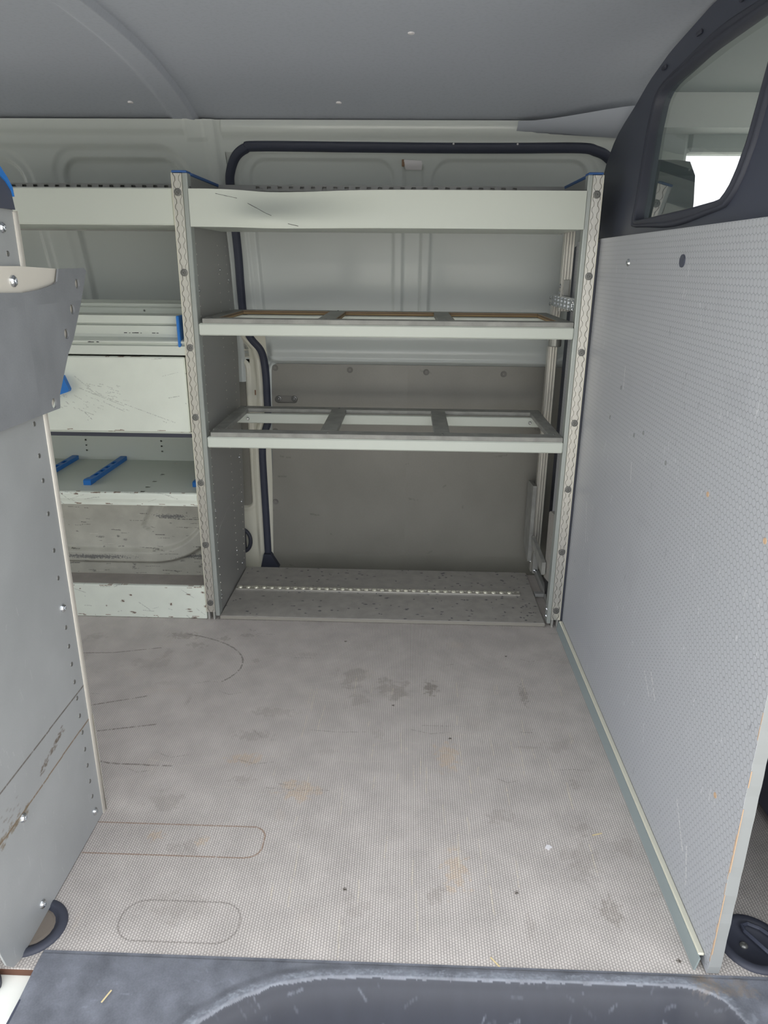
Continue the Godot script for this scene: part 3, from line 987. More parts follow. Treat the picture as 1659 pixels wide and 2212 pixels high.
	for y in hh:
		for x in hw:
			var best := 9.0; var second := 9.0
			for r in range(-1, 5):
				for q in range(-1, 4):
					var cc := Vector2((q + (0.5 if r % 2 else 0.0)) * 52.0, r * 45.0)
					var d := Vector2(x, y).distance_to(cc) / 52.0
					if d < best: second = best; best = d
					elif d < second: second = d
			var e := smoothstep(0.02, 0.13, second - best)
			var t := 0.87 + 0.13 * e + rng.randf_range(-0.025, 0.025)
			alb.set_pixel(x, y, Color(t, t, t))
			hgt.set_pixel(x, y, Color(e, e, e))
	var pm := mat("hex_film", Color(0.66, 0.67, 0.69), 0.42)
	tiled("hex_film", alb, hgt, 0.03)
	var W := 1000; var H := 800                      # z -2.15 .. -0.78, y 1.08 .. -0.016
	var im := Image.create(W, H, false, Image.FORMAT_RGBA8)
	im.fill(Color(0.6, 0.6, 0.6, 0.0))
	var sc := W / 1.37
	var P := func(z: float, y: float) -> Vector2: return Vector2((z + 2.15) * sc, (1.08 - y) * sc)
	for i in 130:
		var p: Vector2 = P.call(rng.randf_range(-1.85, -0.8), rng.randf_range(0.03, 1.03))
		var v := Vector2(rng.randf_range(-3, 3), rng.randf_range(2, 14))
		stroke(im, [p, p + v], Color(0.82, 0.83, 0.84) if rng.randf() < 0.7 else Color(0.42, 0.42, 0.44), 1, 0.6, 0.4)
	for k in [[-1.74, 0.43, -1.71, 0.33], [-1.70, 0.36, -1.69, 0.34], [-1.66, 0.31, -1.64, 0.27], [-1.2, 0.27, -1.16, 0.24], [-1.17, 0.29, -1.13, 0.25], [-0.98, 0.16, -0.93, 0.10], [-0.92, 0.12, -0.9, 0.06], [-1.43, 0.62, -1.42, 0.58], [-1.55, 0.80, -1.545, 0.75]]:
		stroke(im, [P.call(k[0], k[1]), P.call(k[2], k[3])], Color(0.88, 0.88, 0.87), 1, 0.8, 0.35)
	for i in 26:
		blot(im, P.call(rng.randf_range(-1.8, -0.82), rng.randf_range(0.05, 1.0)), rng.randf_range(8, 40), rng.randf_range(8, 60), Color(0.50, 0.50, 0.52) if rng.randf() < 0.5 else Color(0.72, 0.73, 0.75), 0.10, 0.6)
	# edge worn through to the wood, along the sawn near edge
	for i in 200:
		var y := rng.randf_range(0.02, 0.98)
		var on := sin(y * 13.0) + sin(y * 31.0 + 1.0) > 0.25
		if on: stroke(im, [P.call(-0.791, y), P.call(-0.7905, y + rng.randf_range(0.004, 0.02))], Color(0.76, 0.62, 0.48), 1, 0.8, 0.3)
	pm.detail_enabled = true
	pm.detail_blend_mode = BaseMaterial3D.BLEND_MODE_MIX
	pm.detail_uv_layer = BaseMaterial3D.DETAIL_UV_2
	pm.detail_albedo = tex(im)
	var panel := thing("partition_panel", "tall grey plywood panel with hexagon print standing beside the shelf", "panel", Vector3.ZERO)
	uv_zy(Vector2.ZERO, Vector2(0.022, 0.022 * 180.0 / 104.0))
	uv2(Vector2(-2.15, -1.08), Vector2(1.37, 1.096))
	var st2 := begin()
	var edge := [Vector2(-2.13, 0.004), Vector2(-0.793, 0.004)]
	for k in 60:
		edge.append(Vector2(-0.790 + 0.0004 * sin(k * 1.7) + 0.0003 * sin(k * 4.1), 0.02 + k * 1.036 / 60.0))
	edge.append(Vector2(-0.80, 1.062)); edge.append(Vector2(-2.13, 1.062))
	# face towards -x
	prism(st2, edge, Vector3.ZERO, Vector3(0, 0, 1), Vector3(0, 1, 0), -0.4633, -0.463)
	obj("face", st2, pm, panel)
	uv_off()
	st2 = begin()
	var edge2 := []
	for p in edge: edge2.append(p)
	prism(st2, edge2, Vector3.ZERO, Vector3(0, 0, 1), Vector3(0, 1, 0), -0.481, -0.4633)
	obj("core", st2, mats.edge_grey, panel)
	# strips of bare wood on the sawn edge
	for s in [[0.045, 0.16], [0.20, 0.31], [0.345, 0.372], [0.53, 0.62]]:
		st2 = begin()
		bx(st2, Vector3(0.4630, s[0], -0.7903), Vector3(0.4644, s[1], -0.7886), 0.0006)
		obj("bare_wood_edge", st2, mats.wood_edge, panel)
	# plug, bolt and screw holes
	st2 = begin()
	var ov := []
	for k in 20:
		ov.append(Vector2(-1.296 + 0.011 * cos(TAU * k / 20.0), 1.009 + 0.0105 * sin(TAU * k / 20.0)))
	prism(st2, ov, Vector3.ZERO, Vector3(0, 0, 1), Vector3(0, 1, 0), -0.4635, -0.4605)
	obj("rubber_plug", st2, mats.black_plastic, panel)
	bolts(panel, [Vector3(0.463, 1.007, -1.612)], Vector3(-1, 0, 0), 0.008, mats.zinc, "screw")
	for p in [[-1.054, 0.671], [-1.435, 0.675], [-1.618, 0.674], [-1.381, 0.692], [-1.243, 0.669], [-1.56, 0.751], [-0.867, 0.668], [-0.865, 0.268]]:
		st2 = begin()
		lathe(st2, [Vector2(0.0045, 0), Vector2(0.004, 0.0008), Vector2(0.002, 0.0006), Vector2(0.0018, 0.0003), Vector2(0, 0.0003)], Vector3(0.463, p[1], p[0]), Vector3(-1, 0, 0), 10)
		obj("screw_hole", st2, mats.wood_edge if p[0] > -1.2 else mats.edge_grey, panel)
	# channel holding its foot
	st2 = begin()
	prism(st2, [Vector2(0.4470, 0.0), Vector2(0.4520, 0.0235), Vector2(0.4545, 0.0235), Vector2(0.4500, 0.0)], Vector3.ZERO, Vector3.RIGHT, Vector3.UP, -1.862, -0.800)
	obj("foot_channel", st2, mat("channel_grey", Color(0.56, 0.60, 0.60), 0.45, 0.2), panel)
	st2 = begin()
	bx(st2, Vector3(0.4535, 0.0215, -1.862), Vector3(0.4628, 0.0265, -0.806), 0.0016)
	obj("channel_lip", st2, mats.lip_metal, panel)
	st2 = begin()
	bx(st2, Vector3(0.4555, 0.02, -1.885), Vector3(0.4625, 1.055, -1.868), 0.001)
	obj("rubber_strip", st2, mats.black_rubber, panel)

	# seats in the cab
	for zc in [-1.98, -1.08]:
		var seat := thing("van_seat", "dark cloth cab seat with headrest beyond the partition window" if zc < -1.5 else "dark cloth cab seat behind the open edge of the plywood panel", "seat", Vector3(0.64 if zc < -1.5 else 0.775, 0, zc))
		st = begin()
		bx(st, Vector3(-0.085, 0.0, -0.24), Vector3(0.40, 0.32, 0.24), 0.03)
		obj("seat_base", st, mats.black_plastic, seat)
		st = begin()
		bx(st, Vector3(-0.08, 0.32, -0.25), Vector3(0.42, 0.46, 0.25), 0.04)
		obj("cushion", st, mats.seat_cloth, seat)
		st = begin()
		bx(st, Vector3(-0.085, 0.40, -0.24), Vector3(0.05, 1.00, 0.24), 0.04)
		obj("backrest", st, mats.seat_cloth, seat)
		st = begin()
		st.set_smooth_group(0)
		var prof := [Vector2(-0.14, 1.02), Vector2(0.13, 1.02), Vector2(0.15, 1.06), Vector2(0.15, 1.14), Vector2(0.135, 1.20), Vector2(0.09, 1.235), Vector2(0.0, 1.25), Vector2(-0.09, 1.235), Vector2(-0.14, 1.20), Vector2(-0.155, 1.12)]
		st.set_smooth_group(-1)
		prism(st, prof, Vector3(0, 0, 0), Vector3(0, 0, 1), Vector3(0, 1, 0), -0.02, 0.07)
		obj("headrest", st, mats.seat_cloth, seat)

# ---------------------------------------------------------------- black step cover in the doorway
var edge_table := PackedFloat32Array()
func step_edge(x: float) -> float:
	if edge_table.is_empty():
		var raw := PackedFloat32Array()
		for i in 1601: raw.append(step_line(-0.6 + i * 0.001))
		for i in 1601:                                  # smooth the drawn outline
			var t := 0.0
			for k in range(-14, 15): t += raw[clampi(i + k, 0, 1600)]
			edge_table.append(t / 29.0)
	var f := clampf((x + 0.6) * 1000.0, 0.0, 1599.0)
	return lerpf(edge_table[int(f)], edge_table[int(f) + 1], f - int(f))

func step_line(x: float) -> float:
	var xs := [-0.40, -0.36, -0.33, -0.285, -0.235, -0.173, -0.11, -0.052, 0.10, 0.425, 0.461, 0.485, 0.498, 0.512, 0.525]
	var zs := [-0.40, -0.55, -0.63, -0.690, -0.726, -0.753, -0.765, -0.7685, -0.7700, -0.7735, -0.763, -0.742, -0.715, -0.66, -0.45]
	if x <= xs[0]: return zs[0]
	for i in xs.size() - 1:
		if x <= xs[i + 1]: return lerpf(zs[i], zs[i + 1], (x - xs[i]) / (xs[i + 1] - xs[i]))
	return zs[-1]

func make_step() -> void:
	var W := 1200; var H := 300                     # x -0.545 .. 0.955, z -0.80 .. -0.425
	var im := mottle(W, H, Color(0.41, 0.42, 0.45), 0.22, 61, 0.02)
	var well_shade := mottle(W, H, Color(0.20, 0.21, 0.245), 0.06, 62, 0.03)
	var grit := noise_img(W, H, 0.05, 63, 4).get_data()
	var P := func(x: float, z: float) -> Vector2: return Vector2((x + 0.545) * 800.0, (z + 0.80) * 800.0)
	# shade inside the well is painted as a darker tone; its rim is abraded pale in short strokes
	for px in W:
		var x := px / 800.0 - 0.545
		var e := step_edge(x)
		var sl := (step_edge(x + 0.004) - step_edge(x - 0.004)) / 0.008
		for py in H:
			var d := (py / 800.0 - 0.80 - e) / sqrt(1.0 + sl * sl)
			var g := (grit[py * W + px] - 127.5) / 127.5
			if d + g * 0.0015 > 0.003: im.set_pixel(px, py, well_shade.get_pixel(px, py))
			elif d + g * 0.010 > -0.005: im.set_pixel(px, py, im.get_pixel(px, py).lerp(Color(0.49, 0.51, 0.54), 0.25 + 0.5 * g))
	for i in 500:
		var x := rng.randf_range(-0.34, 0.51)
		var z := step_edge(x) - absf(rng.randfn(0.0, 0.004))
		var p: Vector2 = P.call(x, z)
		stroke(im, [p, p + Vector2(rng.randf_range(-8, 8), rng.randf_range(-3, 1))], Color(0.55, 0.57, 0.60), 1, rng.randf_range(0.1, 0.4), 0.3)
	for i in 420:
		var x := rng.randf_range(-0.5, 0.9); var z := rng.randf_range(-0.79, -0.5)
		var p: Vector2 = P.call(x, z)
		stroke(im, [p, p + Vector2(rng.randf_range(-18, 18), rng.randf_range(-6, 6))], Color(0.52, 0.54, 0.58), 1, rng.randf_range(0.06, 0.3), 0.35)
	for i in 60:
		var x := rng.randf_range(-0.5, 0.55)
		var z := rng.randf_range(-0.79, -0.775) if rng.randf() < 0.6 else step_edge(x) - rng.randf_range(0.0, 0.08)
		blot(im, P.call(x, z), rng.randf_range(4, 30), rng.randf_range(3, 14), Color(0.47, 0.48, 0.50), rng.randf_range(0.1, 0.35), 0.7)
	for i in 8:
		blot(im, P.call(rng.randf_range(0.44, 0.52), rng.randf_range(-0.785, -0.765)), 14, 8, Color(0.55, 0.48, 0.41), 0.4, 0.7)
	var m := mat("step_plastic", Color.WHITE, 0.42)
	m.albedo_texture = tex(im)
	m.uv1_scale = Vector3(1.0 / 1.5, 1.0 / 0.375, 1)
	m.uv1_offset = Vector3(0.545 / 1.5, 0.80 / 0.375, 0)
	var hf := func(x: float, z: float) -> float:
		var e := step_edge(x)
		var s := (step_edge(x + 0.004) - step_edge(x - 0.004)) / 0.008
		var d := (z - e) / sqrt(1.0 + s * s)
		var y := 0.0025 - 0.004 * smoothstep(-0.770, -0.70, z)
		y += 0.003 * smoothstep(0.018, 0.004, absf(d + 0.004))
		if d > 0.0:
			y -= 0.008 * smoothstep(0.0, 0.010, d) + 0.085 * smoothstep(0.004, 0.050, d)
		if z < -0.786: y = minf(y, 0.0015)
		y -= 0.05 * smoothstep(-0.60, -0.44, z) * (1.0 if d < 0.0 else 0.0)
		return y
	var step := thing("step_cover", "scuffed black plastic step cover with a sunken tread in the doorway", "step")
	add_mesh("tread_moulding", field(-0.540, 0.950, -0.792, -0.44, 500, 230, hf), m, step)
	var st := begin()
	bx(st, Vector3(-0.540, -0.10, -0.785), Vector3(-0.537, -0.001, -0.60))
	obj("side_flange", st, mats.black_plastic, step)

# ---------------------------------------------------------------- open shelf unit
const BOLT_Y := [0.056, 0.239, 0.424, 0.607, 0.790, 0.975, 1.160]
func lash_post(parent: Node, xc: float, inner: float) -> void:
	var st := begin()
	track(st, Vector3(xc, 0.026, -1.8655), Vector3.UP, Vector3.RIGHT, Vector3(0, 0, 1), 1.176, 0.0118, 0.0052, 0.0094, 0.0075, 0.009)
	var post := obj("lashing_post", st, mats.aluminium, parent)
	post.set_meta("label", "aluminium upright with a scalloped lashing slot")
	st = begin()
	var a := minf(xc + signf(inner - xc) * 0.0118, inner); var b := maxf(xc + signf(inner - xc) * 0.0118, inner)
	bx(st, Vector3(a, 0.012, -1.900), Vector3(b, 1.2035, -1.869), 0.0015)
	obj("post_flange", st, mats.pale_alu, post)
	st = begin()
	bx(st, Vector3(xc - 0.0118, 0.024, -1.905), Vector3(xc + 0.0118, 1.202, -1.8740))
	obj("post_core", st, mats.aluminium_dull, post)
	for d in [-0.0075, 0.0075]:
		st = begin()
		bx(st, Vector3(xc + d - 0.003, 0.0, -1.885), Vector3(xc + d + 0.003, 0.026, -1.868), 0.001)
		obj("post_foot", st, mats.aluminium_dull, post)
	var ex := xc - signf(inner - xc) * 0.0126
	st = begin()
	bx(st, Vector3(ex - 0.0007, 0.026, -1.8760), Vector3(ex + 0.0007, 1.202, -1.8645))
	obj("bright_edge", st, mats.lip_metal, post)
	for y in BOLT_Y:
		st = begin()
		lathe(st, [Vector2(0.0092, 0), Vector2(0.0088, 0.002), Vector2(0.0070, 0.0022), Vector2(0.0066, 0.0012), Vector2(0.0045, 0.0012), Vector2(0.0042, 0.0028), Vector2(0.0022, 0.0028), Vector2(0.0018, 0.0), Vector2(0, 0)], Vector3(xc, y, -1.8656), Vector3(0, 0, 1), 16)
		obj("countersunk_bolt", st, mats.screw_grey, post)

func shelf_frame(unit: Node, y0: float, y1: float, bare: bool) -> void:
	var sh := Node3D.new()
	sh.name = "shelf"
	unit.add_child(sh, true)
	sh.set_meta("label", "shelf of pale rails and plywood slats, upper" if bare else "shelf of pale rails and plywood slats, lower")
	var st := begin()
	bx(st, Vector3(-0.540, y0, -1.892), Vector3(0.4195, y1, -1.868), 0.003)
	obj("front_rail", st, mats.white_enamel, sh)
	st = begin()
	bx(st, Vector3(-0.540, y0, -2.205), Vector3(0.4195, y1, -2.190), 0.002)
	obj("rear_rail", st, mats.white_enamel, sh)
	var t := y1 + 0.0125
	var slat := func(called: String, a: Vector3, b: Vector3, m: Material) -> void:
		var s := begin()
		bx(s, a, b, 0.0012)
		obj(called, s, m, sh)
	slat.call("front_slat", Vector3(-0.530, y1, -1.912), Vector3(0.418, t, -1.8705), mats.film_ply)
	slat.call("back_slat", Vector3(-0.535, y1, -2.252), Vector3(0.418, t, -2.212), mats.film_ply)
	slat.call("side_slat", Vector3(-0.535, y1, -2.2115), Vector3(-0.500, t, -1.9125), mats.film_ply)
	slat.call("side_slat", Vector3(0.384, y1, -2.2115), Vector3(0.417, t, -1.9125), mats.film_ply)
	slat.call("cross_slat", Vector3(-0.237, y1, -2.2115), Vector3(-0.191, t, -1.9125), mats.film_ply)
	slat.call("cross_slat", Vector3(0.075, y1, -2.2115), Vector3(0.119, t, -1.9125), mats.film_ply)
	if bare:                                        # sawn edges show their layers
		for e in [[-0.500, -0.237], [-0.191, 0.075], [0.119, 0.384]]:
			slat.call("sawn_edge", Vector3(e[0], y1 + 0.0005, -2.2115), Vector3(e[1], t - 0.0005, -2.2100), mats.ply_layers)
		for x in [-0.500, -0.191, 0.119, 0.3825]:
			slat.call("sawn_edge", Vector3(x, y1 + 0.0005, -2.2095), Vector3(x + 0.0015, t - 0.0005, -1.9125), mats.ply_layers)
	bolts(sh, [Vector3(-0.515, t, -1.905), Vector3(-0.515, t, -2.23), Vector3(-0.214, t, -1.89), Vector3(0.097, t, -1.89), Vector3(-0.214, t, -2.23), Vector3(0.40, t, -1.91)], Vector3.UP, 0.0035, mats.screw_grey, "slat_screw")
	for x in [-0.497, 0.381]:
		st = begin()
		lathe(st, [Vector2(0.005, 0), Vector2(0.005, 0.003), Vector2(0.0035, 0.005), Vector2(0, 0.005)], Vector3(x, y0 + 0.5 * (y1 - y0), -2.186), Vector3(0, 0, 1), 8)
		obj("rail_nut", st, mats.zinc, sh)

func make_shelf_unit() -> void:
	var unit := thing("shelf_unit", "open metal shelf unit with two slatted shelves in front of the sliding door", "shelf")
	lash_post(unit, -0.5655, -0.541)
	lash_post(unit, 0.4425, 0.4195)
	# side sheet, its back cut to the curve of the body
	var st := begin()
	var cut := [Vector2(-1.898, 0.004), Vector2(-1.898, 1.200), Vector2(-2.177, 1.200), Vector2(-2.241, 1.103), Vector2(-2.268, 1.0), Vector2(-2.283, 0.90), Vector2(-2.296, 0.80), Vector2(-2.301, 0.72), Vector2(-2.294, 0.58), Vector2(-2.280, 0.40), Vector2(-2.261, 0.21), Vector2(-2.236, 0.004)]
	prism(st, cut, Vector3.ZERO, Vector3(0, 0, 1), Vector3(0, 1, 0), 0.544, 0.547)
	var side := obj("side_sheet", st, mats.side_grey, unit)
	# crease pressed across the sheet near its foot
	st = begin()
	tube(st, [Vector3(-0.5438, 0.235, -1.905), Vector3(-0.5436, 0.262, -1.95), Vector3(-0.5436, 0.282, -2.02), Vector3(-0.5436, 0.292, -2.08), Vector3(-0.5436, 0.296, -2.27)], 0.0008, 6)
	obj("crease", st, mats.aluminium_dull, side)
	# bright discs painting the light that comes through punched holes
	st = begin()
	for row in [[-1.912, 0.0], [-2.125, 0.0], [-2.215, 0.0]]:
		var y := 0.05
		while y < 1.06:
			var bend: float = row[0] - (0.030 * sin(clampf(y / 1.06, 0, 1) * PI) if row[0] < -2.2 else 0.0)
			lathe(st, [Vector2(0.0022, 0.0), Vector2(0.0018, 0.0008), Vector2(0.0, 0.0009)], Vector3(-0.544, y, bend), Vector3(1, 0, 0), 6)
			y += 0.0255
	var pf := obj("lit_hole_discs", st, mats.aluminium, side)
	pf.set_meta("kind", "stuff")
	bolts(side, [Vector3(-0.544, 0.93, -1.915), Vector3(-0.544, 0.95, -2.235), Vector3(-0.544, 0.98, -2.14), Vector3(-0.544, 0.06, -1.915), Vector3(-0.544, 0.045, -2.19), Vector3(-0.544, 0.40, -2.235), Vector3(-0.544, 0.25, -2.23), Vector3(-0.544, 0.325, -1.915), Vector3(-0.544, 0.115, -2.13)], Vector3(1, 0, 0), 0.0042, mats.zinc, "side_bolt")
	bolts(side, [Vector3(-0.5405, 1.169, -1.885)], Vector3(1, 0, 0), 0.006, mats.screw_grey, "side_bolt")
	# blue edge cap
	st = begin()
	bx(st, Vector3(-0.578, 1.2035, -1.905), Vector3(-0.541, 1.2085, -1.866), 0.0015)
	bx(st, Vector3(-0.550, 1.200, -2.180), Vector3(-0.541, 1.2075, -1.905), 0.0015)
	obj("edge_cap", st, mats.blue_dull, unit)
	st = begin()
	bx(st, Vector3(0.4195, 1.2035, -1.905), Vector3(0.4545, 1.2085, -1.866), 0.0015)
	bx(st, Vector3(0.424, 1.200, -2.180), Vector3(0.433, 1.2075, -1.905), 0.0015)
	obj("edge_cap", st, mats.blue_dull, unit)
	st = begin()
	bx(st, Vector3(0.426, 1.150, -2.170), Vector3(0.4285, 1.200, -1.905))
	obj("cheek_plate", st, mats.side_grey, unit)
	bolts(unit, [Vector3(0.4195, 1.166, -1.886)], Vector3(-1, 0, 0), 0.006, mats.screw_grey, "cheek_bolt")
	# front band, bent inwards at its left half
	st = begin()
	st.set_smooth_group(0)
	var bend := func(x: float, t: float) -> Vector3:
		var g := exp(-pow((x + 0.335) / (0.085 if x < -0.335 else 0.17), 2.0))
		var f := smoothstep(0.15, 1.0, t)
		var b := exp(-pow((x + 0.37) / 0.07, 2.0)) * exp(-pow((t - 0.25) / 0.28, 2.0))
		return Vector3(x, lerpf(1.0825, 1.1685, t) - 0.004 * g * f - 0.0025 * g * (1.0 - t), -1.8685 - 0.040 * g * f + 0.010 * b - 0.004 * g * (1.0 - t))
	var nx := 80; var ny := 10
	for i in nx:
		for j in ny:
			var x0 := lerpf(-0.541, 0.4195, float(i) / nx); var x1 := lerpf(-0.541, 0.4195, float(i + 1) / nx)
			var t0 := float(j) / ny; var t1 := float(j + 1) / ny
			var k := Vector3(0, 0, -0.0018)
			quad(st, bend.call(x0, t0), bend.call(x1, t0), bend.call(x1, t1), bend.call(x0, t1))
			quad(st, bend.call(x0, t1) + k, bend.call(x1, t1) + k, bend.call(x1, t0) + k, bend.call(x0, t0) + k)
	st.set_smooth_group(-1)
	for i in nx:
		var x0 := lerpf(-0.541, 0.4195, float(i) / nx); var x1 := lerpf(-0.541, 0.4195, float(i + 1) / nx)
		var k := Vector3(0, 0, -0.010)
		quad(st, bend.call(x0, 1.0), bend.call(x1, 1.0), bend.call(x1, 1.0) + k * 0.2, bend.call(x0, 1.0) + k * 0.2)
		quad(st, bend.call(x0, 0.0) + k, bend.call(x1, 0.0) + k, bend.call(x1, 0.0), bend.call(x0, 0.0))
	var band := obj("front_band", st, mats.white_enamel, unit)
	# scratch across the bend
	for s in [[[-0.475, 0.88], [-0.452, 0.83], [-0.425, 0.78]], [[-0.40, 0.66], [-0.375, 0.52], [-0.355, 0.40], [-0.34, 0.33]], [[-0.30, 0.12], [-0.275, 0.06]]]:
		st = begin()
		var pts := []
		for e in s: pts.append(bend.call(e[0], e[1]) - Vector3(0, 0, 0.0003))
		tube(st, pts, 0.0008, 5)
		obj("scratch", st, mats.screw_grey, band)
	st = begin()
	bx(st, Vector3(-0.541, 1.083, -2.175), Vector3(0.4195, 1.0845, -1.882))
	obj("tray_base", st, mats.white_enamel, unit)
	slotted_rail(unit, -0.541, 0.430, 1.190, 1.2055, -0.43, 0.30)
	shelf_frame(unit, 0.8215, 0.8515, true)
	shelf_frame(unit, 0.5235, 0.5535, false)
	# rear right frame: two offset uprights with clamps
	var up := func(y0: float, y1: float, z: float) -> void:
		var s := begin()
		bx(s, Vector3(0.4305, y0, z - 0.025), Vector3(0.4585, y1, z), 0.001)
		for x in [0.4325, 0.4405, 0.4485, 0.4565]:
			bx(s, Vector3(x - 0.0018, y0, z), Vector3(x + 0.0018, y1, z + 0.004), 0.001)
		obj("rear_upright", s, mats.aluminium, unit)
	up.call(0.012, 0.765, -2.245)
	up.call(0.875, 1.185, -2.135)
	up.call(0.78, 0.90, -2.245)
	st = begin()
	bx(st, Vector3(0.430, 0.884, -2.262), Vector3(0.458, 0.918, -1.925), 0.003)
	for k in 6:
		bx(st, Vector3(0.4265, 0.886, -2.22 + k * 0.047), Vector3(0.4300, 0.916, -2.195 + k * 0.047), 0.001)
	for k in 3:
		bx(st, Vector3(0.4268, 0.888 + k * 0.010, -2.20), Vector3(0.4300, 0.893 + k * 0.010, -1.96), 0.001)
	obj("clamp_beam", st, mats.zinc, unit)
	bolts(unit, [Vector3(0.427, 0.908, -2.255), Vector3(0.427, 0.890, -2.255), Vector3(0.4265, 0.910, -1.945), Vector3(0.4265, 0.892, -1.945), Vector3(0.430, 0.945, -2.14), Vector3(0.430, 0.925, -2.14)], Vector3(-1, 0, 0), 0.006, mats.zinc, "clamp_bolt")
	st = begin()
	bx(st, Vector3(0.4365, 0.918, -2.139), Vector3(0.4525, 0.962, -2.127), 0.001)
	obj("clamp_plate", st, mats.aluminium_dull, unit)
	st = begin()
	lathe(st, [Vector2(0, -0.028), Vector2(0.017, -0.028), Vector2(0.019, -0.025), Vector2(0.019, 0.03), Vector2(0, 0.03)], Vector3(0.445, 0.795, -2.225), Vector3.UP, 18)
	obj("post_sleeve", st, mats.aluminium_dull, unit)
	st = begin()
	bx(st, Vector3(0.4355, 0.012, -2.2385), Vector3(0.4535, 0.085, -2.228), 0.001)
	obj("foot_plate", st, mats.aluminium_dull, unit)
	bolts(unit, [Vector3(0.430, 0.072, -2.25), Vector3(0.430, 0.048, -2.25)], Vector3(-1, 0, 0), 0.006, mats.zinc, "foot_bolt")
	bolts(unit, [Vector3(0.4195, 0.052, -1.885), Vector3(0.4195, 0.030, -1.885)], Vector3(-1, 0, 0), 0.006, mats.zinc, "foot_bolt")
	bolts(unit, [Vector3(0.4445, 0.022, -2.228)], Vector3(0, 0, 1), 0.007, mats.zinc, "foot_bolt")
	st = begin()
	bx(st, Vector3(0.4175, 0.004, -2.078), Vector3(0.4460, 0.016, -2.060), 0.001)
	bx(st, Vector3(0.4465, 0.0, -2.262), Vector3(0.4600, 0.022, -1.908), 0.001)
	obj("base_rail", st, mats.side_grey, unit)
	# remains of a plywood box bolted between the uprights
	st = begin()
	prism(st, [Vector2(-2.345, 0.295), Vector2(-2.335, 0.31), Vector2(-2.24, 0.318), Vector2(-2.24, 0.052), Vector2(-2.265, 0.053), Vector2(-2.335, 0.085)], Vector3.ZERO, Vector3(0, 0, 1), Vector3(0, 1, 0), -0.4300, -0.4180)
	obj("box_board", st, mats.film_ply, unit)
	st = begin()
	prism(st, [Vector2(-2.20, 0.158), Vector2(-2.0, 0.150), Vector2(-2.0, 0.110), Vector2(-2.20, 0.135)], Vector3.ZERO, Vector3(0, 0, 1), Vector3(0, 1, 0), -0.4300, -0.4185)
	obj("box_board", st, mats.film_ply, unit)

func slotted_rail(unit: Node, x0: float, x1: float, y0: float, y1: float, s0: float, s1: float) -> void:
	var st := begin()
	var holes := []
	var x := s0
	while x < s1:
		holes.append(Rect2(x - 0.006, (y0 + y1) * 0.5 - 0.0022, 0.012, 0.006))
		x += 0.0312
	plate(st, Vector3(x0, y0, -2.1712), Vector3(x1, y1, -2.170), 2, holes)
	# closed channel added behind the slots to keep them dark
	bx(st, Vector3(x0, y0, -2.186), Vector3(x1, y0 + 0.001, -2.1712))
	bx(st, Vector3(x0, y1 - 0.001, -2.186), Vector3(x1, y1, -2.1712))
	bx(st, Vector3(x0, y0, -2.187), Vector3(x1, y1, -2.186))
	bx(st, Vector3(x0, 1.083, -2.178), Vector3(x1, y0, -2.1745))
	obj("slotted_rail", st, mats.side_grey, unit)

# ---------------------------------------------------------------- white cabinet left of the shelf unit
func chipped(W: int, H: int, sd: int, chips: int, scratches: int, edge: bool) -> ImageTexture:
	rng.seed = sd
	var im := mottle(W, H, Color(0.835, 0.855, 0.815), 0.025, sd, 0.01)
	for i in scratches:
		var p := Vector2(rng.randf() * W, rng.randf() * H)
		var a := rng.randf_range(-0.5, 0.9)
		stroke(im, [p, p + Vector2(cos(a), sin(a)) * rng.randf_range(4, 46)], Color(0.55, 0.56, 0.54), 1, rng.randf_range(0.2, 0.6), 0.4)
	for i in chips:
		blot(im, Vector2(rng.randf() * W, rng.randf() * H), rng.randf_range(2, 9), rng.randf_range(1.5, 5), Color(0.33, 0.25, 0.21), 0.95, 0.2)
	if edge:
		for i in 55:
			var y := rng.randf_range(0, 5) if rng.randf() < 0.4 else H - rng.randf_range(0, 9)
			var x := rng.randf() * W
			stroke(im, [Vector2(x, y), Vector2(x + rng.randf_range(2, 26), y)], Color(0.44, 0.36, 0.31), 1, 0.75, 0.3)
	return tex(im)

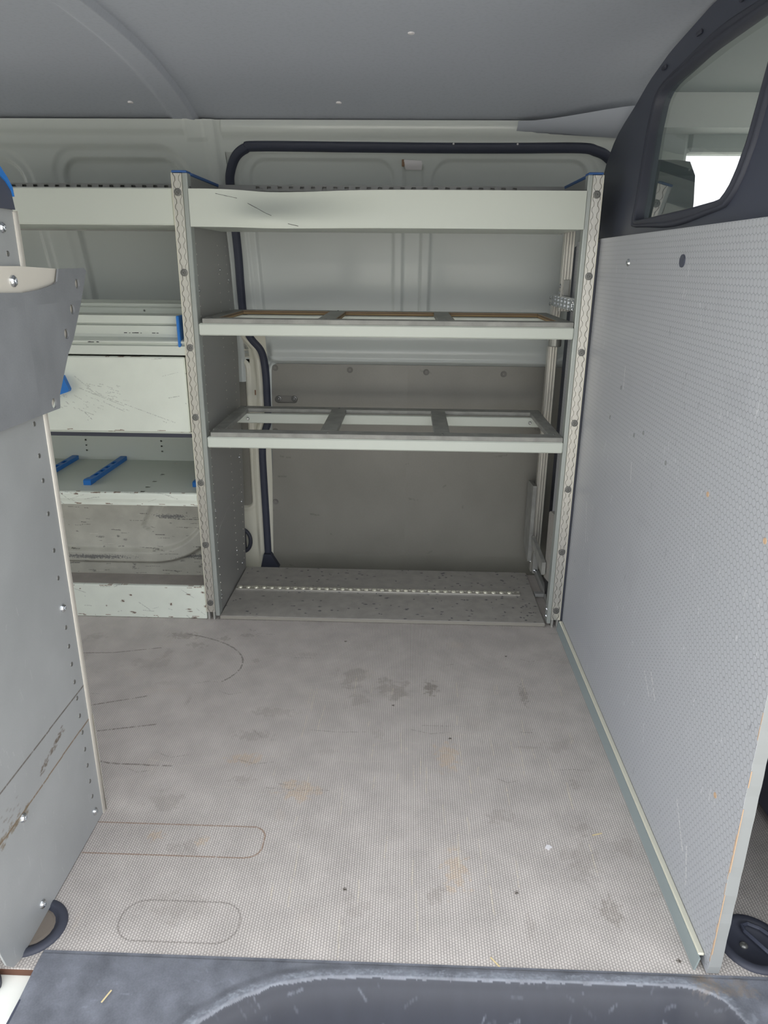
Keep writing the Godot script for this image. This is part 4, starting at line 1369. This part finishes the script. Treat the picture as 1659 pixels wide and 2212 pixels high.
func make_cabinet() -> void:
	var cab := thing("tool_cabinet", "white enamelled tool cabinet with flap and open shelf beside the open shelf unit", "cabinet")
	var L := -1.60; var R := -0.580
	var st := begin()
	bx(st, Vector3(L, 1.0855, -1.885), Vector3(R, 1.1700, -1.8690), 0.003)
	obj("front_band", st, mats.white_enamel, cab)
	st = begin()
	bx(st, Vector3(L, 1.086, -2.175), Vector3(R, 1.0875, -1.885))
	obj("tray_base", st, mats.white_enamel, cab)
	slotted_rail(cab, L, R, 1.192, 1.2075, -1.50, -0.60)
	# flap
	var fm := mat("flap_enamel", Color.WHITE, 0.40)
	fm.albedo_texture = chipped(1000, 216, 71, 3, 24, true)
	var im: Image = fm.albedo_texture.get_image()
	for k in [[0.50, 0.25, 0.60, 0.52], [0.60, 0.50, 0.93, 0.86], [0.52, 0.42, 0.72, 0.66], [0.55, 0.36, 0.62, 0.40], [0.30, 0.10, 0.36, 0.16], [0.62, 0.60, 0.71, 0.72]]:
		stroke(im, [Vector2(400 + k[0] * 600, k[1] * 216), Vector2(400 + k[2] * 600, k[3] * 216)], Color(0.56, 0.57, 0.55), 1, 0.4, 0.5)
	for i in 60:
		var p := Vector2(400 + rng.randf_range(0.40, 0.72) * 600, rng.randf_range(0.35, 0.72) * 216)
		stroke(im, [p, p + Vector2(rng.randf_range(4, 16), rng.randf_range(1, 6))], Color(0.60, 0.61, 0.59), 1, 0.4, 0.5)
	fm.albedo_texture = tex(im)
	uv_xy(Vector2(L, -0.767), Vector2(1.02, 0.205))
	st = begin()
	bx(st, Vector3(L + 0.004, 0.5635, -1.888), Vector3(R - 0.004, 0.7645, -1.8695), 0.003)
	uv_off()
	var flap := obj("flap_door", st, fm, cab)
	st = begin()
	prism(st, [Vector2(-1.03, 0.715), Vector2(-0.907, 0.715), Vector2(-0.8945, 0.679), Vector2(-0.897, 0.673), Vector2(-0.935, 0.660), Vector2(-1.03, 0.655)], Vector3.ZERO, Vector3.RIGHT, Vector3.UP, -1.8695, -1.853)
	obj("handle", st, mats.blue_plastic, flap)
	# stepped front above the flap (z, y)
	st = begin()
	var prof := [Vector2(-1.8695, 0.7700), Vector2(-1.8695, 0.7925), Vector2(-1.879, 0.7955), Vector2(-1.879, 0.7985), Vector2(-1.872, 0.8000), Vector2(-1.872, 0.8040), Vector2(-1.876, 0.8065), Vector2(-1.905, 0.8120), Vector2(-1.908, 0.8195), Vector2(-1.908, 0.8405), Vector2(-1.921, 0.8420), Vector2(-1.921, 0.8450), Vector2(-1.914, 0.8460), Vector2(-1.914, 0.8660), Vector2(-1.940, 0.8680), Vector2(-2.03, 0.8640), Vector2(-2.03, 0.8785), Vector2(-2.034, 0.8800), Vector2(-2.034, 0.8815), Vector2(-2.030, 0.8825), Vector2(-2.030, 0.8905), Vector2(-2.05, 0.8905), Vector2(-2.05, 0.7700)]
	prism(st, prof, Vector3.ZERO, Vector3(0, 0, 1), Vector3(0, 1, 0), -R, -L)
	var fr := obj("stepped_front", st, mats.white_enamel, cab)
	bolts(fr, [Vector3(-0.735, 0.8715, -2.029)], Vector3(0, 0, 1), 0.0028, mats.screw_grey, "screw")
	st = begin()
	for i in 16:
		var x := -0.66 - 0.10 * rng.randf() if i < 9 else -0.80 - 0.04 * rng.randf()
		var y := 0.8215 if i < 9 else 0.8005
		var z := -1.9078 if i < 9 else -1.8718
		bx(st, Vector3(x, y, z), Vector3(x + rng.randf_range(0.003, 0.012), y + rng.randf_range(0.001, 0.0022), z + 0.0004))
	obj("paint_chips", st, mats.dark, fr).set_meta("kind", "stuff")
	# casing
	st = begin()
	bx(st, Vector3(L, 0.765, -2.23), Vector3(R, 0.7695, -1.905))
	bx(st, Vector3(L, 0.5570, -2.23), Vector3(R, 0.5620, -1.886))
	bx(st, Vector3(L, 0.5620, -2.235), Vector3(R, 0.890, -2.23))
	obj("casing", st, mats.white_enamel, cab)
	st = begin()
	bx(st, Vector3(-0.5975, 0.790, -1.945), Vector3(-0.5905, 0.8695, -1.868), 0.002)
	obj("end_cap", st, mats.blue_plastic, cab)
	st = begin()  # dark strip standing in for the shade under the flap
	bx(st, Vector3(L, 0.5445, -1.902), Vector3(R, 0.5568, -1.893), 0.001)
	obj("flap_shade_strip", st, mats.black_rubber, cab)
	# side walls of the bay
	st = begin()
	var cut := [Vector2(-1.900, 0.0), Vector2(-1.900, 1.200), Vector2(-2.177, 1.200), Vector2(-2.241, 1.103), Vector2(-2.283, 0.90), Vector2(-2.296, 0.72), Vector2(-2.26, 0.42), Vector2(-2.17, 0.40), Vector2(-2.17, 0.0)]
	prism(st, cut, Vector3.ZERO, Vector3(0, 0, 1), Vector3(0, 1, 0), 1.601, 1.604)
	obj("side_sheet", st, mats.side_grey, cab)
	# open shelf with upstand and front lip
	st = begin()
	var sl := []
	for z in [-2.206, -2.076, -2.002, -1.946, -1.902]: sl.append(Rect2(z - 0.006, -0.751, 0.012, 0.012))
	plate(st, Vector3(L, 0.383, -2.238), Vector3(R, 0.3845, -1.876), 1, sl)
	var hl := []
	for x in [-1.046, -0.797]:
		for y in [0.415, 0.432, 0.450]: hl.append(Rect2(x - 0.0028, y - 0.0028, 0.0056, 0.0056))
	plate(st, Vector3(L, 0.3845, -2.2370), Vector3(R, 0.557, -2.2355), 2, hl)
	bx(st, Vector3(L, 0.3845, -2.262), Vector3(R, 0.557, -2.260))
	bx(st, Vector3(L, 0.355, -2.238), Vector3(R, 0.3565, -1.90))
	var sh := obj("open_shelf", st, mats.white_enamel, cab)
	var lm := mat("lip_enamel", Color.WHITE, 0.40)
	lm.albedo_texture = chipped(1000, 48, 73, 8, 24, true)
	uv_xy(Vector2(L, -0.393), Vector2(1.02, 0.041))
	st = begin()
	var lip := [Vector2(-1.884, 0.3845), Vector2(-1.880, 0.3895), Vector2(-1.874, 0.3915), Vector2(-1.868, 0.3895), Vector2(-1.8655, 0.384), Vector2(-1.8655, 0.372), Vector2(-1.869, 0.362), Vector2(-1.8695, 0.3535), Vector2(-1.884, 0.3535)]
	prism(st, lip, Vector3.ZERO, Vector3(0, 0, 1), Vector3(0, 1, 0), -R, -L)
	obj("front_lip", st, lm, sh)
	uv_off()
	# kick plate, chipped
	var km := mat("kick_enamel", Color.WHITE, 0.42)
	km.albedo_texture = chipped(1000, 104, 79, 46, 60, true)
	uv_xy(Vector2(L, -0.1045), Vector2(1.02, 0.1045))
	st = begin()
	bx(st, Vector3(L, 0.0005, -1.884), Vector3(R, 0.1045, -1.8705), 0.002)
	uv_off()
	obj("kick_plate", st, km, cab)
	# loose blue dividers on the open shelf
	var names := ["blue plastic shelf divider on the white shelf, second from the scalloped post", "blue plastic shelf divider on the white shelf, third from the scalloped post", "blue plastic shelf divider on the white shelf, right beside the scalloped post"]
	var xs := [-0.925, -1.085, -0.605]
	for i in 3:
		var d := thing("shelf_divider", names[i], "divider", Vector3(xs[i], 0.3847, 0), "blue dividers on the open shelf")
		st = begin()
		bx(st, Vector3(-0.010, 0.0, -2.232), Vector3(0.010, 0.006, -1.985))
		var gaps := []
		for z in [-2.02, -2.06, -2.10, -2.15]: gaps.append(Rect2(z - 0.013, -0.005, 0.026, 0.010))
		plate(st, Vector3(-0.010, 0.006, -2.232), Vector3(0.010, 0.013, -1.985), 1, gaps)
		obj("bar", st, mats.blue_plastic, d)
		st = begin()
		prism(st, [Vector2(-1.985, 0), Vector2(-1.950, 0), Vector2(-1.950, 0.013), Vector2(-1.958, 0.016), Vector2(-1.985, 0.014)], Vector3.ZERO, Vector3(0, 0, 1), Vector3(0, 1, 0), -0.011, 0.011)
		obj("end_stop", st, mats.blue_plastic, d)

# ---------------------------------------------------------------- end of the shelf unit standing beside the doorway
func make_near_unit() -> void:
	var unit := thing("rack", "grey sheet metal rack standing end-on beside the side door", "shelf")
	var W := 420; var H := 1100                     # z -1.11 .. -0.69, y 1.10 .. 0
	var im := mottle(W, H, Color(0.64, 0.65, 0.655), 0.045, 81, 0.006)
	var P := func(z: float, y: float) -> Vector2: return Vector2((z + 1.11) * 1000.0, (1.10 - y) * 1000.0)
	for i in 130:
		var p := Vector2(rng.randf() * W, rng.randf_range(560, 1100))
		stroke(im, [p, p + Vector2(rng.randf_range(-5, 5), rng.randf_range(4, 22))], Color(0.70, 0.71, 0.71), 1, rng.randf_range(0.15, 0.5), 0.3)
	for s in [[-1.084, 0.285, -0.69, 0.285, Color(0.38, 0.36, 0.33)], [-1.087, 0.2145, -0.69, 0.2145, Color(0.47, 0.39, 0.30)]]:
		stroke(im, [P.call(s[0], s[1]), P.call(-1.0, s[1] + 0.001), P.call(-0.9, s[3] - 0.001), P.call(s[2], s[3])], s[4], 2, 0.6, 0.12)
	for i in 70:
		var t := rng.randf()
		blot(im, P.call(lerpf(-0.99, -0.905, t) + rng.randfn(0, .002), lerpf(0.258, 0.236, t) + rng.randfn(0, 0.003)), 4, 2, Color(0.36, 0.31, 0.26), 0.6, 0.6)
	for i in 60:
		blot(im, P.call(rng.randf_range(-0.86, -0.70), 0.2145 + rng.randfn(-0.002, 0.004)), 6, 3, Color(0.44, 0.38, 0.29), 0.6, 0.5)
	for i in 26:
		blot(im, P.call(rng.randf_range(-0.84, -0.72), 0.235 + rng.randfn(0, 0.006)), 4, 2, Color(0.42, 0.38, 0.34), 0.4, 0.6)
	var m := mat("rack_sheet", Color.WHITE, 0.36, 0.25)
	m.albedo_texture = tex(im)
	uv_zy(Vector2(-1.11, -1.10), Vector2(0.42, 1.10))
	var st := begin()
	prism(st, [Vector2(-1.090, 0.003), Vector2(-0.775, 0.003), Vector2(-0.755, 0.010), Vector2(-0.742, 0.030), Vector2(-0.735, 0.06), Vector2(-0.715, 1.12), Vector2(-1.02, 1.10), Vector2(-1.070, 1.075), Vector2(-1.090, 1.06)], Vector3.ZERO, Vector3(0, 0, 1), Vector3(0, 1, 0), 0.567, 0.570)
	uv_off()
	var sheet := obj("end_sheet", st, m, unit)
	# rolled edge
	st = begin()
	st.set_smooth_group(0)
	var prof := []
	for k in 9:
		var t := PI * k / 8.0
		prof.append(Vector2(-1.090 - 0.0085 * sin(t), -0.5735 + 0.0075 * cos(t)))
	for k in 8:
		var a: Vector2 = prof[k]; var b: Vector2 = prof[k + 1]
		for s in [[0.0, 0.2145], [0.2150, 1.068]]:
			var g := 0.0 if s[0] > 0.1 else 0.0015
			quad(st, Vector3(a.y + g, s[0], a.x), Vector3(a.y + g, s[1], a.x), Vector3(b.y + g, s[1], b.x), Vector3(b.y + g, s[0], b.x))
	bx(st, Vector3(-0.5672, 0.0, -1.0905), Vector3(-0.5658, 1.066, -1.078), 0.0004)
	obj("rolled_edge", st, mats.beige_steel, unit)
	# row of punched holes
	for y in [0.765, 0.715, 0.675, 0.62, 0.557, 0.508, 0.417, 0.381, 0.346, 0.311, 0.278, 0.242, 0.207, 0.171, 0.136, 0.101, 0.067, 1.009]:
		st = begin()
		lathe(st, [Vector2(0.0042, 0), Vector2(0.0038, 0.0007), Vector2(0.0028, 0.0002), Vector2(0, 0.0002)], Vector3(-0.567, y, -1.049), Vector3(1, 0, 0), 10)
		obj("punched_hole", st, mats.screw_grey, sheet)
	bolts(unit, [Vector3(-0.567, 1.043, -1.044), Vector3(-0.567, 0.454, -1.048), Vector3(-0.567, 0.206, -0.843), Vector3(-0.567, 0.029, -0.849), Vector3(-0.567, 0.032, -1.050)], Vector3(1, 0, 0), 0.0075, mats.zinc, "dome_bolt")
	# tray at shoulder height: pale steel cheek with a dark rubber apron riveted on
	st = begin()
	prism(st, [Vector2(-0.74, 0.93), Vector2(-0.74, 0.993), Vector2(-1.062, 0.9925), Vector2(-1.062, 0.95)], Vector3.ZERO, Vector3(0, 0, 1), Vector3(0, 1, 0), 0.5600, 0.5665)
	prism(st, [Vector2(-1.062, 0.93), Vector2(-1.062, 0.9925), Vector2(-1.262, 0.985), Vector2(-1.225, 0.925), Vector2(-1.185, 0.87), Vector2(-1.105, 0.783), Vector2(-1.05, 0.785)], Vector3.ZERO, Vector3(0, 0, 1), Vector3(0, 1, 0), 0.5615, 0.5645)
	var tray := obj("tray_cheek", st, mats.beige_steel, unit)
	tray.set_meta("label", "pale steel cheek of the tray")
	bolts(tray, [Vector3(-0.5600, 0.9725, -1.038)], Vector3(1, 0, 0), 0.0085, mats.zinc, "dome_bolt")
	# apron with round holes
	var hole := [Vector2(-1.232, 0.964), Vector2(-1.202, 0.925), Vector2(-1.170, 0.888), Vector2(-1.097, 0.788)]
	var outline := PackedVector2Array([Vector2(-0.74, 0.960), Vector2(-0.988, 0.9585), Vector2(-1.055, 0.956), Vector2(-1.103, 0.959), Vector2(-1.150, 0.965), Vector2(-1.162, 0.969), Vector2(-1.172, 0.988), Vector2(-1.266, 0.989), Vector2(-1.273, 0.984), Vector2(-1.236, 0.932), Vector2(-1.194, 0.880), Vector2(-1.166, 0.856), Vector2(-1.119, 0.798), Vector2(-1.114, 0.777), Vector2(-1.036, 0.778), Vector2(-0.74, 0.779)])
	var csg := CSGCombiner3D.new()
	csg.name = "rubber_apron"
	unit.add_child(csg, true)
	var am := mat("apron_rubber", Color.WHITE, 0.5)
	var ai := mottle(512, 256, Color(0.50, 0.51, 0.525), 0.09, 91, 0.008)
	for i in 14:
		blot(ai, Vector2(rng.randf_range(90, 260), rng.randf_range(150, 200)), rng.randf_range(14, 40), rng.randf_range(8, 18), Color(0.33, 0.34, 0.37), 0.7, 0.35)
	for i in 60:
		var p := Vector2(rng.randf() * 512, rng.randf() * 256)
		stroke(ai, [p, p + Vector2(rng.randf_range(-8, 8), rng.randf_range(5, 40))], Color(0.50, 0.51, 0.52), 1, 0.25, 0.4)
	am.albedo_texture = tex(ai)
	am.uv1_triplanar = true
	am.uv1_scale = Vector3(1.9, 3.2, 1.9)
	var plate := CSGPolygon3D.new()
	plate.polygon = outline
	plate.mode = CSGPolygon3D.MODE_DEPTH
	plate.depth = 0.003
	plate.material = am
	csg.add_child(plate)
	for c in hole:
		var cyl := CSGCylinder3D.new()
		cyl.radius = 0.0082; cyl.height = 0.02; cyl.sides = 20
		cyl.operation = CSGShape3D.OPERATION_SUBTRACTION
		cyl.material = am
		csg.add_child(cyl)
		cyl.position = Vector3(c.x, c.y, 0)
		cyl.rotation = Vector3(PI / 2, 0, 0)
	# local x -> world z, local z -> world -x
	csg.transform = Transform3D(Basis(Vector3(0, 0, 1), Vector3(0, 1, 0), Vector3(-1, 0, 0)), Vector3(-0.5585, 0, 0))
	# cap on the top corner
	st = begin()
	prism(st, [Vector2(-1.0765, 1.068), Vector2(-1.072, 1.092), Vector2(-1.060, 1.103), Vector2(-1.04, 1.112), Vector2(-0.72, 1.225), Vector2(-0.72, 1.07)], Vector3.ZERO, Vector3(0, 0, 1), Vector3(0, 1, 0), 0.561, 0.575)
	obj("corner_cap", st, mats.black_plastic, unit)
	st = begin()
	prism(st, [Vector2(-1.0760, 1.085), Vector2(-1.0745, 1.097), Vector2(-1.064, 1.109), Vector2(-1.05, 1.121), Vector2(-0.72, 1.30), Vector2(-0.72, 1.226), Vector2(-1.04, 1.1125), Vector2(-1.060, 1.1035), Vector2(-1.071, 1.094)], Vector3.ZERO, Vector3(0, 0, 1), Vector3(0, 1, 0), 0.559, 0.577)
	obj("blue_cap", st, mats.blue_plastic, unit)
	# shelves behind the end sheet
	for y in [0.03, 0.38, 0.75]:
		st = begin()
		bx(st, Vector3(-1.55, y, -1.085), Vector3(-0.5705, y + 0.012, -0.775), 0.002)
		obj("shelf_board", st, mats.side_grey, unit)
	st = begin()
	prism(st, [Vector2(-1.090, 0.003), Vector2(-0.775, 0.003), Vector2(-0.755, 1.05), Vector2(-1.090, 1.06)], Vector3.ZERO, Vector3(0, 0, 1), Vector3(0, 1, 0), 1.550, 1.553)
	obj("far_sheet", st, mats.side_grey, unit)

# ---------------------------------------------------------------- small things
func make_small_things() -> void:
	rng.seed = 99
	# board with a lashing rail on the floor under the shelves
	var W := 1000; var H := 400
	var im := mottle(W, H, Color(0.62, 0.605, 0.58), 0.08, 17, 0.02)
	for i in 330:
		var p := Vector2(rng.randf() * W, rng.randf() * H)
		if rng.randf() > 0.35 + 0.65 * p.x / W: continue
		blot(im, p, rng.randf_range(2, 7), rng.randf_range(2, 5), Color(0.19, 0.20, 0.23), 0.85, 0.2)
	for i in 90:
		var p := Vector2(rng.randf() * W, rng.randf() * H)
		stroke(im, [p, p + Vector2(rng.randf_range(-4, 4), rng.randf_range(8, 50))], Color(0.54, 0.54, 0.53), 1, 0.3, 0.4)
	var m := mat("spotted_film", Color.WHITE, 0.42)
	m.albedo_texture = tex(im)
	var bd := thing("floor_board", "dark spotted plywood board with a metal rail across it under the shelves", "board")
	uv_xz(Vector2(-0.542, -2.25), Vector2(0.96, 0.38))
	var st := begin()
	bx(st, Vector3(-0.5415, 0.0008, -2.2340), Vector3(0.4150, 0.0120, -1.8715), 0.0015)
	obj("board", st, m, bd)
	uv_off()
	st = begin()
	bx(st, Vector3(-0.541, 0.0020, -1.8714), Vector3(0.4150, 0.0112, -1.8700), 0.0004)
	obj("edge_strip", st, mat("board_edge", Color(0.56, 0.545, 0.51), 0.7), bd)
	st = begin()
	track(st, Vector3(-0.536, 0.0160, -2.063), Vector3.RIGHT, Vector3(0, 0, -1), Vector3.UP, 0.905, 0.0118, 0.0054, 0.0098, 0.0030, 0.0038)
	obj("lashing_rail", st, mats.aluminium, bd)
	st = begin()
	for k in 35:
		lathe(st, [Vector2(0.0075, 0.0), Vector2(0.0065, 0.0030), Vector2(0.0035, 0.0045), Vector2(0.0, 0.0048)], Vector3(-0.536 + 0.0253 * (k + 0.5), 0.0150, -2.063), Vector3.UP, 10)
	obj("rail_studs", st, mats.lip_metal, bd).set_meta("kind", "stuff")
	# spotted board leaning between the uprights
	var lb := thing("ply_offcut", "narrow dark-spotted plywood offcut standing upright behind the scalloped post", "board")
	uv_zy(Vector2(-2.03, -0.33), Vector2(0.36, 0.30))
	st = begin()
	prism(st, [Vector2(-2.030, 0.300), Vector2(-2.015, 0.310), Vector2(-1.935, 0.322), Vector2(-1.912, 0.305), Vector2(-1.912, 0.11), Vector2(-1.93, 0.118), Vector2(-1.96, 0.105), Vector2(-1.98, 0.100), Vector2(-2.025, 0.092)], Vector3.ZERO, Vector3(0, 0, 1), Vector3(0, 1, 0), -0.4450, -0.4325)
	obj("board", st, mat_offcut(im), lb)
	uv_off()
	st = begin()
	prism(st, [Vector2(-2.02, 0.093), Vector2(-1.975, 0.101), Vector2(-1.95, 0.085), Vector2(-1.965, 0.04), Vector2(-1.985, 0.065), Vector2(-2.000, 0.045), Vector2(-2.008, 0.07)], Vector3.ZERO, Vector3(0, 0, 1), Vector3(0, 1, 0), -0.4420, -0.4340)
	obj("torn_underside", st, mats.dark, lb)
	# lashing rings sunk in black cups
	for i in 2:
		var at := Vector3(0.556, 0, -0.848) if i == 0 else Vector3(-0.578, 0, -0.830)
		var ring := thing("lashing_cup", "round black lashing cup with a steel loop beside the plywood panel" if i == 0 else "round black lashing cup half covered by the grey rack", "lashing ring", at, "lashing cups in the floor")
		st = begin()
		st.set_smooth_group(0)
		lathe(st, [Vector2(0.0525, 0.0), Vector2(0.0520, 0.003), Vector2(0.0490, 0.0055), Vector2(0.0430, 0.0060), Vector2(0.0390, 0.0045), Vector2(0.0375, 0.0012), Vector2(0.0, 0.0010)], Vector3.ZERO, Vector3.UP, 40)
		obj("cup", st, mats.black_rubber, ring)
		if i == 1:
			st = begin()
			lathe(st, [Vector2(0.0372, 0.0), Vector2(0.030, 0.0026), Vector2(0.0, 0.0030)], Vector3.ZERO, Vector3.UP, 20)
			obj("dirt", st, mat("packed_dirt", Color(0.45, 0.415, 0.38), 0.9), ring)
			continue
		st = begin()
		var loop := [Vector3(0.024, 0.006, 0.034), Vector3(0.012, 0.008, 0.016), Vector3(-0.006, 0.008, -0.016), Vector3(-0.006, 0.008, -0.026), Vector3(0.004, 0.008, -0.030), Vector3(0.020, 0.008, -0.022), Vector3(0.034, 0.008, -0.006)]
		tube(st, loop, 0.0034, 8)
		obj("steel_loop", st, mats.black_plastic, ring)
		bolts(ring, [Vector3(-0.015, 0.001, 0.004), Vector3(0.030, 0.001, 0.012)], Vector3.UP, 0.0065, mats.screw_grey, "cup_bolt")
	# rubber bump stop on the white sill
	var bump := thing("bump_stop", "small black rubber bump stop on the white sill below the grey rack", "rubber stop", Vector3(-0.600, -0.016, -0.742))
	st = begin()
	lathe(st, [Vector2(0.016, 0.0), Vector2(0.017, 0.010), Vector2(0.014, 0.020), Vector2(0.008, 0.024), Vector2(0.006, 0.018), Vector2(0, 0.018)], Vector3.ZERO, Vector3.UP, 18)
	obj("rubber", st, mats.black_rubber, bump)
	st = begin()
	lathe(st, [Vector2(0.006, 0.018), Vector2(0.004, 0.022), Vector2(0, 0.023)], Vector3.ZERO, Vector3.UP, 12)
	obj("pin", st, mats.beige_steel, bump)
	# litter on the floor
	st = begin()
	prism(st, [Vector2(-0.006, -0.003), Vector2(0.001, -0.008), Vector2(0.003, -0.003), Vector2(0.007, -0.002), Vector2(0.004, 0.003), Vector2(-0.002, 0.004)], Vector3(0.272, 0.0003, -1.032), Vector3.RIGHT, Vector3(0, 0, -1), 0.0, 0.0015)
	tag(obj("paper_scrap", st, mats.white_tape), "tiny torn white scrap lying on the vinyl floor", "scrap")
	var straw := [[0.369, -1.066, 0.3, "on the floor near the plywood panel"], [0.150, -0.800, -0.9, "on the floor at the black step cover"], [-0.415, -0.722, 1.2, "on the black step cover"]]
	for s in straw:
		st = begin()
		bx(st, Vector3(-0.010, 0, -0.0012), Vector3(0.010, 0.0012, 0.0012), 0.0004)
		var o := obj("straw", st, mat("straw", Color(0.80, 0.73, 0.56), 0.7))
		o.position = Vector3(s[0], 0.0004 if s[1] < -0.79 else 0.003, s[1])
		o.rotation.y = s[2]
		tag(o, "short piece of dry straw " + s[3], "straw", "bits of straw")

func mat_offcut(im: Image) -> StandardMaterial3D:
	var m := mat("offcut_film", Color.WHITE, 0.42)
	m.albedo_texture = tex(im)
	return m
